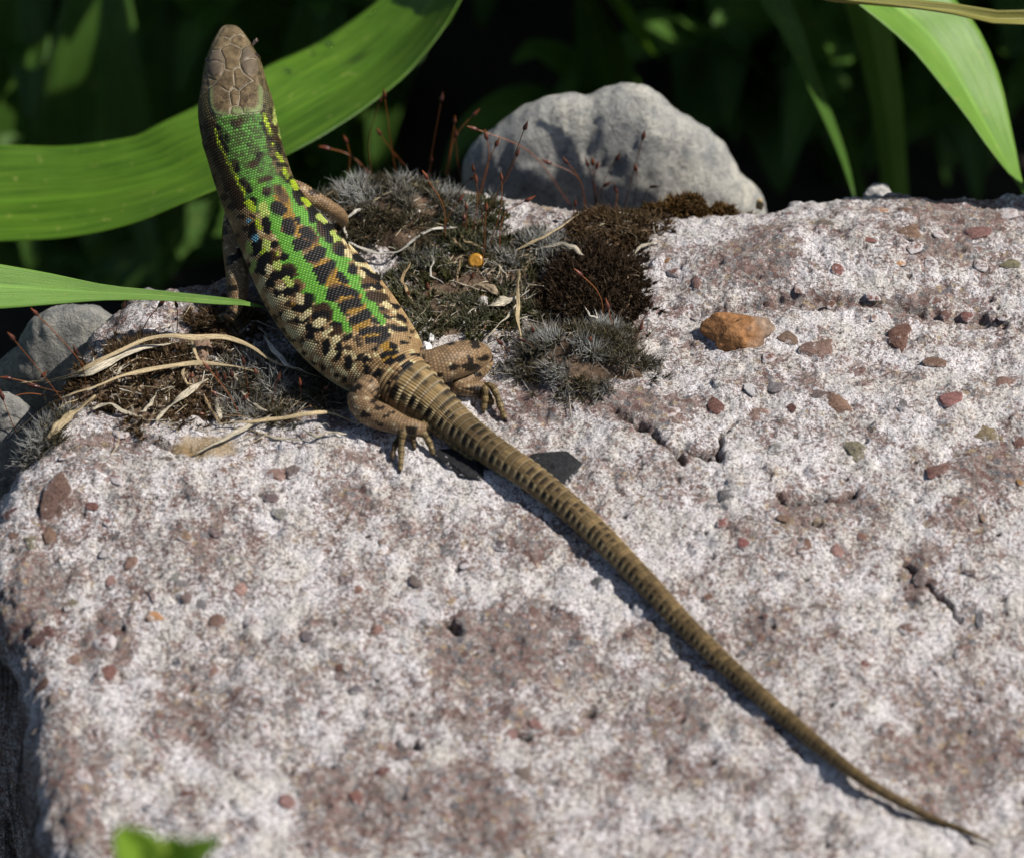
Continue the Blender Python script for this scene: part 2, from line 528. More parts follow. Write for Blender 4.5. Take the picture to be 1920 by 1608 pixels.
def on_rock(px, py, lift=0.0, iters=7):
    """where the pixel's ray meets the boulder (raised by lift)"""
    px = np.atleast_1d(np.asarray(px, float)); py = np.atleast_1d(np.asarray(py, float))
    lift = np.broadcast_to(np.asarray(lift, float), px.shape)
    d = ray(px, py)
    z = np.zeros(len(px)) + lift
    for _ in range(iters):
        t = (z - CAM[2]) / d[:, 2]
        p = CAM[None] + d * t[:, None]
        zn = np.maximum(H(p[:, 0], p[:, 1]), -1.2) + lift
        z = 0.5 * z + 0.5 * zn
    t = (z - CAM[2]) / d[:, 2]
    return CAM[None] + d * t[:, None]

def zm(ox, oy, k, pts):
    """zoomed-view coordinates back to photo pixels"""
    return [(ox + p[0] / k, oy + p[1] / k) + tuple(p[2:]) for p in pts]

CRACKS = [  # pixel polyline, half width cm, depth cm
    ([(1195, 790), (1235, 820), (1268, 845), (1275, 862)], 0.035, 0.16),
    ([(1270, 835), (1300, 842), (1345, 850)], 0.05, 0.2),
    ([(1345, 850), (1352, 812), (1375, 790)], 0.022, 0.1),
    ([(1160, 775), (1195, 790), (1150, 768)], 0.03, 0.1),
    ([(1460, 925), (1480, 938), (1520, 936), (1565, 940), (1600, 925)], 0.03, 0.12),
    ([(1505, 975), (1545, 978)], 0.025, 0.09),
    ([(1690, 1060), (1720, 1075), (1745, 1100), (1775, 1130), (1800, 1165)], 0.022, 0.12),
    ([(1300, 585), (1380, 575), (1480, 560), (1560, 565), (1650, 570), (1740, 590), (1830, 600), (1920, 610)], 0.09, 0.10),
    ([(840, 1165), (855, 1180)], 0.05, 0.15), ([(965, 1375), (985, 1380)], 0.045, 0.12), ([(745, 1405), (775, 1400)], 0.06, 0.1),
    ([(1085, 1335), (1110, 1332)], 0.05, 0.1), ([(300, 830), (370, 845)], 0.05, 0.06),
]
DARK = [  # thin-lichen patches: px, py, rx, ry, strength
    (900, 1215, 120, 60, 0.5), (1010, 1160, 90, 50, 0.4), (640, 945, 60, 40, 0.35), (1790, 420, 150, 70, 0.45), (1860, 870, 70, 40, 0.6), (1440, 490, 90, 50, 0.5),
    (1560, 950, 110, 45, 0.3), (1800, 1400, 120, 90, 0.4), (1280, 1330, 90, 60, 0.35), (860, 1520, 120, 80, 0.5), (650, 1480, 130, 90, 0.35), (1250, 1450, 120, 60, 0.2),
    (1120, 750, 150, 40, 0.5), (200, 1210, 40, 40, 0.5), (150, 1460, 70, 90, 0.5), (180, 560, 60, 40, 0.4), (430, 560, 90, 60, 0.7), (1660, 560, 160, 22, 0.5), (1590, 800, 70, 40, 0.25),
    (1720, 1080, 35, 45, 0.55), (1830, 1160, 25, 40, 0.45), (380, 1000, 120, 50, 0.25), (60, 1150, 60, 90, 0.5), (330, 1350, 60, 40, 0.3), (1430, 1200, 80, 60, 0.25)]

def fine_relief(x, y, z0):
    """small-scale relief of the crust; returns dz and the attribute colours"""
    P = np.stack([x, y, z0], -1).reshape(-1, 3)
    px = project(P)
    xf = x.ravel(); yf = y.ravel()
    big = fbm(xf * 0.9 + 40, yf * 0.9, 41, 4)
    w, cid = worley(xf * 9 + fbm(xf * 5, yf * 5, 5, 2), yf * 9 + fbm(xf * 5 + 30, yf * 5, 6, 2), 8)
    w2, cid2 = worley(xf * 3.2, yf * 3.2, 18)
    dz = (cid - 0.45) * 0.020 * (1 - smooth(0.25, 0.62, w)) + fbm(xf * 14, yf * 14, 51, 3) * 0.050 + fbm(xf * 4, yf * 4, 61, 3) * 0.10
    dz += np.where(cid2 > 0.8, 0.045 * (1 - smooth(0.2, 0.5, w2)), 0)
    pit = worley(xf * 2.1 + 5, yf * 2.1, 28)
    pits = np.where(pit[1] > 0.72, 1 - smooth(0.05, 0.13, pit[0]), 0)
    dz -= 0.05 * pits
    cover = 0.48 + big * 0.7 + fbm(xf * 3.1, yf * 3.1, 43, 3) * 0.65
    dark = pits * 0.9
    wob = px + np.stack([fbm(xf * 2.2, yf * 2.2, 71, 3), fbm(xf * 2.2 + 50, yf * 2.2, 72, 3)], -1) * 70
    for cx, cy, rx, ry, s in DARK:
        q = ((wob[:, 0] - cx) / rx) ** 2 + ((wob[:, 1] - cy) / ry) ** 2
        cover -= 1.15 * s * np.exp(-q ** 1.5)
    wob = px + np.stack([fbm(xf * 7, yf * 7, 73, 2), fbm(xf * 7 + 50, yf * 7, 74, 2)], -1) * 16
    for pts, hw, dep in CRACKS:
        d = seg_dist(wob, pts) / 110.0
        hw = hw * (1.5 if hw < 0.08 else 1.0); dep = dep * 1.4
        g = np.exp(-(d / hw) ** 2)
        dz -= dep * g
        dark = np.maximum(dark, g * (0.85 if hw < 0.08 else 0.25))
        cover -= 0.3 * g
    tone = np.zeros(len(xf))
    q = ((wob[:, 0] - 385) / 62) ** 2 + ((wob[:, 1] - 838) / 26) ** 2
    tone = np.maximum(tone, 0.75 * (1 - smooth(0.5, 1.2, q)))
    # lichen is greyer and thinner on the steep flank
    return dz.reshape(np.shape(x)), np.clip(np.stack([cover, dark, tone], -1), 0, 1)

def build_boulder():
    xs, ys, X, Y, Z = GX, GY, _X, _Y, GZ
    dz, col = fine_relief(X, Y, Z)
    gx, gy = np.gradient(Z, 0.0285, 0.0315)
    st = np.hypot(gx, gy)
    steep = smooth(1.2, 4.0, st)
    # relief pushed out along the surface normal, so the flanks are rough too
    n = unit(np.stack([-gx, -gy, np.ones_like(gx)], -1))
    big = fbm(Y * 1.5 + Z * 0.9, Z * 1.5 - X, 83, 4) * 0.5 * steep
    V = np.stack([X, Y, Z], -1) + n * (dz + big)[..., None]
    stf = steep.reshape(-1, 1)
    col = col * (1 - stf) + np.array([[0.30, 0.10, 0.0]]) * stf
    keep_v = Z > -16.9
    F = grid_faces(len(xs), len(ys))
    F = F[keep_v.ravel()[F].any(1)]
    used = np.zeros(X.size, bool); used[F.ravel()] = True
    idx = np.cumsum(used) - 1
    me = make_mesh("boulder", V.reshape(-1, 3)[used], idx[F], colors=col[used], mats=[M_ROCK])
    return link("boulder", me, label="big pinkish conglomerate boulder crusted with white lichen under the lizard", category="rock")
BOULDER = build_boulder()

# ---- pebbles set in the boulder (its parts)
def lump_mesh(name, seed, sub=2, rough=0.22, squash=1.0, mat=None, colors=None):
    import bmesh
    bm = bmesh.new()
    bmesh.ops.create_icosphere(bm, subdivisions=sub, radius=1.0)
    V = np.array([v.co[:] for v in bm.verts])
    F = np.array([[v.index for v in f.verts] for f in bm.faces])
    bm.free()
    a = np.arctan2(V[:, 1], V[:, 0])
    k = 1 + rough * 2.0 * fbm(V[:, 0] * 1.3 + seed * 7.3 + V[:, 2] * 0.7, V[:, 1] * 1.3 - seed * 3.1 + V[:, 2] * 0.9, seed, 3)
    k *= 1 + 0.10 * np.cos(3 * a + seed) + 0.07 * np.cos(5 * a + 2.1 * seed)
    V = V * k[:, None]
    V[:, 2] *= squash
    return V, F

CL_MESH = []
for s in range(10):
    V, F = lump_mesh("pebble", s + 1, 2 if s < 7 else 3, 0.22)
    rg = np.random.default_rng(s + 60)
    for _ in range(7):                     # broken faces
        nrm = unit(rg.normal(0, 1, 3) * np.array([1, 1, 0.4])); h = V @ nrm
        V = V - np.maximum(h - rg.uniform(0.55, 0.8), 0)[:, None] * nrm[None] * 0.9
    CL_MESH.append(make_mesh("pebble", V, F, mats=[M_CLAST], smooth_shade=(s % 3 != 2)))
PAL = dict(redbrown=(0.15, 0.072, 0.055), brown=(0.155, 0.095, 0.06), orange=(0.33, 0.16, 0.06), red=(0.17, 0.065, 0.055), darkred=(0.085, 0.035, 0.028),
           grey=(0.17, 0.168, 0.16), greybrown=(0.17, 0.135, 0.115), pink=(0.27, 0.15, 0.13), tan=(0.24, 0.17, 0.09), black=(0.022, 0.022, 0.024), slate=(0.085, 0.095, 0.105),
           olive=(0.17, 0.155, 0.09), ochre=(0.40, 0.25, 0.11), purple=(0.12, 0.09, 0.09))
def zc(ox, oy, k, pts):
    return [(ox + p[0] / k, oy + p[1] / k, p[2] / k, p[3] / k, p[4]) for p in pts]
CLASTS = zc(1160, 320, 2.513, [
    (970, 260, 60, 45, 'greybrown'), (1240, 190, 58, 38, 'orange'), (1370, 290, 70, 50, 'brown'), (1180, 330, 50, 15, 'red'), (1690, 290, 95, 45, 'red'), (1830, 205, 60, 42, 'redbrown'),
    (1010, 85, 90, 30, 'redbrown'), (890, 130, 70, 35, 'redbrown'), (940, 850, 98, 52, 'brown'), (1065, 900, 62, 32, 'redbrown'), (710, 880, 58, 32, 'redbrown'), (1310, 780, 110, 48, 'redbrown'),
    (1500, 905, 72, 38, 'brown'), (1020, 1100, 98, 54, 'brown'), (940, 1050, 34, 32, 'purple'), (670, 1150, 62, 60, 'pink'), (450, 1110, 52, 42, 'redbrown'), (1560, 1075, 84, 48, 'red'),
    (1720, 1240, 104, 50, 'tan'), (1510, 1410, 84, 32, 'redbrown'), (1130, 1320, 85, 42, 'olive'), (750, 1310, 62, 30, 'grey'), (1035, 465, 38, 28, 'red'), (1400, 370, 55, 22, 'redbrown'),
    (855, 560, 32, 22, 'pink'), (230, 430, 28, 20, 'orange'), (805, 295, 42, 28, 'purple'), (800, 790, 82, 38, 'brown'), (1140, 275, 30, 22, 'red'), (1345, 190, 36, 28, 'redbrown'),
    (1280, 130, 48, 18, 'darkred'), (1510, 300, 42, 26, 'red'), (1470, 440, 40, 30, 'purple'), (1450, 530, 55, 25, 'greybrown'), (1330, 440, 30, 16, 'orange'), (1385, 420, 26, 24, 'grey'),
    (1700, 450, 42, 30, 'redbrown'), (1850, 440, 60, 28, 'olive'), (1640, 690, 40, 26, 'red'), (1540, 680, 52, 26, 'darkred'), (1820, 690, 32, 26, 'brown'), (1495, 620, 45, 20, 'darkred'),
    (1200, 595, 42, 22, 'red'), (1000, 635, 40, 18, 'redbrown'), (740, 1020, 58, 34, 'grey'), (630, 1030, 40, 34, 'grey'), (240, 1140, 40, 40, 'pink'), (820, 1120, 30, 22, 'darkred'), (1330, 1100, 70, 32, 'grey'),
    (1160, 1005, 42, 22, 'redbrown'), (1820, 1000, 64, 40, 'redbrown'), (1890, 1280, 40, 36, 'redbrown'), (500, 1530, 60, 34, 'grey'), (1200, 1500, 40, 22, 'slate'), (370, 690, 20, 16, 'purple'), (260, 480, 44, 22, 'redbrown'), (370, 530, 70, 22, 'redbrown')])
CLASTS += zc(0, 780, 3.2, [
    (350, 490, 150, 120, 'redbrown'), (95, 300, 78, 60, 'pink'), (410, 230, 75, 36, 'brown'), (120, 410, 52, 52, 'darkred'), (45, 590, 56, 60, 'darkred'), (710, 380, 58, 36, 'redbrown'), (1660, 340, 78, 84, 'pink'),
    (990, 260, 52, 36, 'greybrown'), (1110, 725, 52, 38, 'brown'), (1290, 690, 52, 40, 'purple'), (1680, 590, 66, 34, 'grey'), (790, 885, 58, 40, 'redbrown'), (1010, 908, 48, 24, 'redbrown'), (1440, 1030, 58, 36, 'pink'),
    (660, 985, 42, 34, 'pink'), (420, 1130, 42, 40, 'olive'), (1210, 1135, 42, 34, 'slate'), (1080, 1010, 52, 36, 'grey'), (300, 725, 52, 45, 'brown'), (270, 1300, 60, 46, 'darkred'), (640, 630, 34, 30, 'redbrown'), (930, 1200, 64, 34, 'orange'),
    (1400, 860, 44, 30, 'olive'), (730, 110, 44, 40, 'redbrown'), (180, 760, 44, 44, 'olive'), (1040, 960, 40, 40, 'grey'), (920, 1080, 30, 30, 'redbrown'), (1760, 330, 60, 44, 'purple'), (640, 810, 40, 40, 'olive'), (80, 720, 50, 40, 'redbrown'), (1120, 1090, 44, 34, 'greybrown'),
    (560, 540, 46, 26, 'redbrown'), (1630, 480, 70, 40, 'purple'), (1330, 330, 80, 30, 'brown'), (1840, 1320, 60, 30, 'slate'), (1500, 1230, 60, 40, 'redbrown'), (1300, 1230, 60, 40, 'redbrown'), (980, 1340, 50, 20, 'grey'), (975, 545, 40, 24, 'slate')])
CLASTS += zc(0, 1100, 3.165, [
    (620, 330, 80, 56, 'darkred'), (640, 510, 58, 46, 'redbrown'), (250, 300, 48, 66, 'darkred'), (1440, 1110, 84, 56, 'greybrown'), (1700, 1280, 60, 44, 'pink'), (1050, 450, 34, 28, 'slate'), (680, 740, 62, 34, 'slate'), (930, 860, 44, 40, 'redbrown'),
    (250, 580, 44, 50, 'redbrown'), (960, 1010, 44, 34, 'redbrown'), (440, 440, 42, 36, 'brown'), (1270, 500, 60, 44, 'pink'), (1460, 690, 30, 30, 'purple'), (870, 1310, 46, 28, 'slate'), (1850, 1110, 40, 24, 'slate'), (1120, 1230, 44, 50, 'redbrown'), (1570, 850, 40, 40, 'redbrown'), (500, 1130, 60, 60, 'redbrown'), (730, 1240, 40, 34, 'redbrown')])
CLASTS += zc(600, 1000, 2.68, [
    (900, 60, 46, 26, 'slate'), (1280, 555, 62, 32, 'slate'), (660, 345, 34, 24, 'tan'), (190, 285, 34, 28, 'redbrown'), (370, 895, 34, 18, 'slate'), (20, 990, 40, 40, 'purple'), (180, 785, 46, 22, 'slate'), (100, 730, 36, 30, 'purple'), (20, 900, 34, 24, 'darkred'), (300, 680, 70, 44, 'greybrown'),
    (1030, 1190, 60, 55, 'greybrown'), (1330, 155, 50, 30, 'brown'), (1390, 240, 40, 34, 'slate'), (1090, 960, 44, 30, 'pink'), (960, 1010, 40, 30, 'pink'), (290, 480, 50, 30, 'redbrown'), (320, 40, 34, 26, 'brown'), (100, 670, 30, 22, 'darkred'), (480, 240, 60, 26, 'purple'), (640, 1230, 50, 26, 'redbrown'), (310, 1200, 50, 34, 'redbrown'), (1070, 465, 24, 16, 'orange'), (180, 1330, 46, 34, 'redbrown')])
CLASTS += zc(1240, 840, 2.824, [
    (760, 515, 72, 28, 'redbrown'), (900, 440, 56, 20, 'darkred'), (1450, 125, 60, 36, 'redbrown'), (1300, 950, 60, 34, 'redbrown'), (1370, 985, 40, 24, 'redbrown'), (1580, 1072, 70, 22, 'redbrown'), (1380, 690, 48, 46, 'purple'), (1690, 890, 30, 60, 'slate'), (640, 680, 34, 26, 'slate'), (430, 500, 44, 26, 'red'), (320, 400, 36, 26, 'red'), (150, 400, 52, 30, 'brown'), (650, 370, 44, 24, 'brown'),
    (930, 540, 52, 40, 'pink'), (530, 1000, 28, 40, 'redbrown'), (1075, 1140, 30, 24, 'red'), (1150, 980, 44, 30, 'slate'), (250, 790, 36, 18, 'redbrown'), (555, 885, 26, 18, 'redbrown'), (340, 245, 50, 36, 'slate'), (1700, 370, 14, 26, 'tan'), (1460, 1190, 24, 34, 'redbrown'), (1780, 630, 20, 50, 'slate'), (1640, 650, 40, 24, 'purple'), (1900, 180, 22, 18, 'orange'), (250, 1160, 30, 30, 'redbrown'), (660, 890, 30, 22, 'slate')])
CLASTS += [(1052, 876, 57, 40, 'black'), (872, 866, 66, 26, 'black'), (985, 872, 30, 24, 'black')]

def build_clasts():
    items = list(CLASTS)
    pts = [(c[0], c[1], max(c[2], c[3])) for c in items]
    rnd = random.Random(11)
    tries = 0
    mcol = ['redbrown'] * 6 + ['brown'] * 3 + ['pink'] * 4 + ['greybrown'] * 4 + ['grey'] * 3 + ['slate'] * 3 + ['purple'] * 3 + ['red'] * 3 + ['tan', 'olive', 'darkred', 'darkred']
    while len(items) < 176 and tries < 9000:
        tries += 1
        px = rnd.uniform(10, 1915); py = rnd.uniform(360, 1605)
        if px < 1200 and py < 800 - 0.0 * px: continue
        r = rnd.uniform(6, 13) * (0.8 + 0.5 * (py / 1608))
        if any((px - q[0]) ** 2 + ((py - q[1]) * 1.2) ** 2 < (r + q[2]) ** 2 for q in pts): continue
        items.append((px, py, r, r * rnd.uniform(0.5, 0.85), rnd.choice(mcol)))
        pts.append((px, py, r))
    P = on_rock([c[0] for c in items], [c[1] for c in items])
    rim = inside_dist(P[:, 0], P[:, 1])
    for i, c in enumerate(items):
        if rim[i] < 0.12: continue
        rx, ry = c[2], c[3]
        f = 61.0 / np.linalg.norm(P[i] - CAM)
        rx /= 125 * f; ry /= 85 * f
        e = 0.06
        x, y = P[i][0], P[i][1]
        nx = -(H(x + e, y) - H(x - e, y)) / (2 * e); ny = -(H(x, y + e) - H(x, y - e)) / (2 * e)
        nrm = Vector((float(nx), float(ny), 1)).normalized()
        flat = c[4] == 'black'
        rz = min(rx, ry) * (0.16 if flat else random.uniform(0.20, 0.34))
        big = max(rx, ry) > 0.25
        me = CL_MESH[random.randrange(7, 10)] if big else CL_MESH[random.randrange(0, 7)]
        o = link("pebble", me, BOULDER)
        q = nrm.to_track_quat('Z', 'Y').to_matrix().to_4x4()
        rot = Matrix.Rotation(random.uniform(-0.35, 0.35) + (math.pi if random.random() < .5 else 0), 4, 'Z')
        if max(rx, ry) < 0.13: rz *= 0.75
        sink = rz * (0.10 if flat else random.uniform(0.2, 0.55)) - 0.016
        o.matrix_world = Matrix.Translation(Vector(P[i] * S) - nrm * sink * S) @ q @ rot @ Matrix.Diagonal((rx, ry, rz, 1))
        k = random.uniform(0.8, 1.25)
        g = random.uniform(0.1, 0.45) * (0 if flat else 1); mt = (0.20, 0.15, 0.13)
        pc = [a_ * (1 - g) + b_ * g for a_, b_ in zip(PAL[c[4]], mt)]
        o.color = (pc[0] * k, pc[1] * k * random.uniform(0.93, 1.07), pc[2] * k, 0.1 if flat else random.uniform(0.22, 0.5) if max(rx, ry) > 0.22 else random.uniform(0.1, 1.0))
build_clasts()

# ---- grey rocks
def rock_lump(name, center, radii, seed, label, rot=0.0, sub=6, rough=0.2, mat=M_GREY, **props):
    V, F = lump_mesh(name, seed, sub, rough)
    d = fbm(V[:, 0] * 5 + seed, V[:, 1] * 5 + V[:, 2] * 4, seed + 3, 4) * 0.10
    # flattish facets
    for k in range(9):
        nrm = unit(np.array([math.sin(seed * 3.7 + k * 2.4), math.cos(seed * 1.3 + k * 4.1), math.sin(seed + k * 1.7)]))
        h = V @ nrm
        V = V - np.maximum(h - 0.82, 0)[:, None] * nrm[None] * 0.8
    V = V * (1 + d)[:, None] * np.asarray(radii)[None]
    c, s = math.cos(rot), math.sin(rot)
    V = np.stack([V[:, 0] * c - V[:, 1] * s, V[:, 0] * s + V[:, 1] * c, V[:, 2]], -1)
    me = make_mesh(name, V, F, mats=[mat])
    return link(name, me, loc=center, label=label, **props)

def outline_rock(name, top_px, y_front, depth, z_bottom, seed, label, slope=0.75, mat=None):
    """a rock whose skyline follows the pixels: profile extruded back and down with rough relief"""
    top = catmull(np.array(top_px, float), 110)
    yk = np.full(len(top), y_front + 0.35 * depth)
    crest = on_y(top[:, 0], top[:, 1], yk)
    sm = crest[:, 2].copy()
    for _ in range(160):
        sm[1:-1] = 0.5 * sm[1:-1] + 0.25 * (sm[:-2] + sm[2:])
    rows = []
    for t in np.linspace(0, 1, 90):
        # cross-section: front foot -> crest -> back foot
        a = t * np.pi
        yy = -np.cos(a)
        zz = np.sin(a) ** slope
        base = np.minimum(crest[:, 2] - 0.3, z_bottom)
        y = crest[:, 1] + np.where(yy < 0, yy * depth * 0.75, yy * depth)
        z = base + (crest[:, 2] - base) * zz
        mid = crest[:, 0].mean()
        x = mid + (crest[:, 0] - mid) * (1 + 0.10 * (1 - zz))
        rows.append(np.stack([x, y, z], -1))
    V = np.array(rows)
    n = unit(np.cross(np.gradient(V, axis=1), np.gradient(V, axis=0)))
    d = fbm(V[..., 0] * 0.6 + seed, V[..., 1] * 0.5 + V[..., 2] * 0.25, seed, 3) * 0.22 + fbm(V[..., 0] * 4 + seed, V[..., 1] * 3 - V[..., 2] * 4, seed + 5, 5) * 0.13
    d = d + 0.08 - 0.13 * worley(V[..., 0] * 0.75 + seed, V[..., 2] * 0.8 + V[..., 1] * 0.9, seed)[0]
    d = d - 0.16 * np.abs(fbm(V[..., 0] * 1.1 + seed + 4, V[..., 1] * 0.9 + V[..., 2] * 1.2, seed + 9, 3))
    V = V + n * d[..., None]
    base = np.array([crest[:, 0].mean(), crest[:, 1].mean(), z_bottom])
    me = make_mesh(name, local(V.reshape(-1, 3), base), grid_faces(90, 110), mats=[mat or M_GREY])
    return link(name, me, loc=base, label=label, category="rock")

outline_rock("grey_rock", [(850, 420), (872, 330), (890, 280), (930, 242), (985, 215), (1040, 195), (1085, 186), (1118, 182), (1142, 170), (1170, 162), (1210, 166), (1255, 190), (1295, 225), (1340, 268), (1376, 305), (1392, 335), (1410, 352), (1425, 380), (1440, 420)],
             7.6, 1.8, -14.0, 4, "smooth pale grey rock rising behind the red moss stalks", 0.6)
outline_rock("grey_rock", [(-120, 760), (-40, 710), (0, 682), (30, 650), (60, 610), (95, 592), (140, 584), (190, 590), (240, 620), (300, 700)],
             2.6, 1.3, -12.0, 9, "grey rock with shade painted into its colour, wedged behind the boulder beside the bleached grass", 0.6, M_GREY_SHADED)
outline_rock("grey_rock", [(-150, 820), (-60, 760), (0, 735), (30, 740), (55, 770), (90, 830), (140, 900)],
             1.2, 1.0, -12.0, 14, "small grey rock with painted shade low in the gap below the bleached grass", 0.6, M_GREY_SHADED)

# ================================================================ THE LIZARD
LZ_COL = dict(K=(0.010, 0.0085, 0.0075), D=(0.045, 0.024, 0.011), G=(0.135, 0.37, 0.042), Y=(0.40, 0.53, 0.03), C=(0.68, 0.57, 0.30), O=(0.36, 0.20, 0.03),
              T=(0.43, 0.28, 0.135), B=(0.13, 0.07, 0.03), N=(0.105, 0.25, 0.048), L=(0.14, 0.33, 0.42), P=(0.46, 0.55, 0.13))
def zA(r, *p): return ([(400 + a / 8.04, 200 + b / 8.04) for a, b in p], r / 8.04)
def zB(r, *p): return ([(430 + a / 6.432, 340 + b / 6.432) for a, b in p], r / 6.432)
def zC(r, *p): return ([(560 + a / 5.026, 400 + b / 5.026) for a, b in p], r / 5.026)
def zD(r, *p): return ([(460 + a / 5.743, 480 + b / 5.743) for a, b in p], r / 5.743)
def zE(r, *p): return ([(640 + a / 5.743, 620 + b / 5.743) for a, b in p], r / 5.743)
def zH(r, *p): return ([(370 + a / 8.04, 30 + b / 8.04) for a, b in p], r / 8.04)
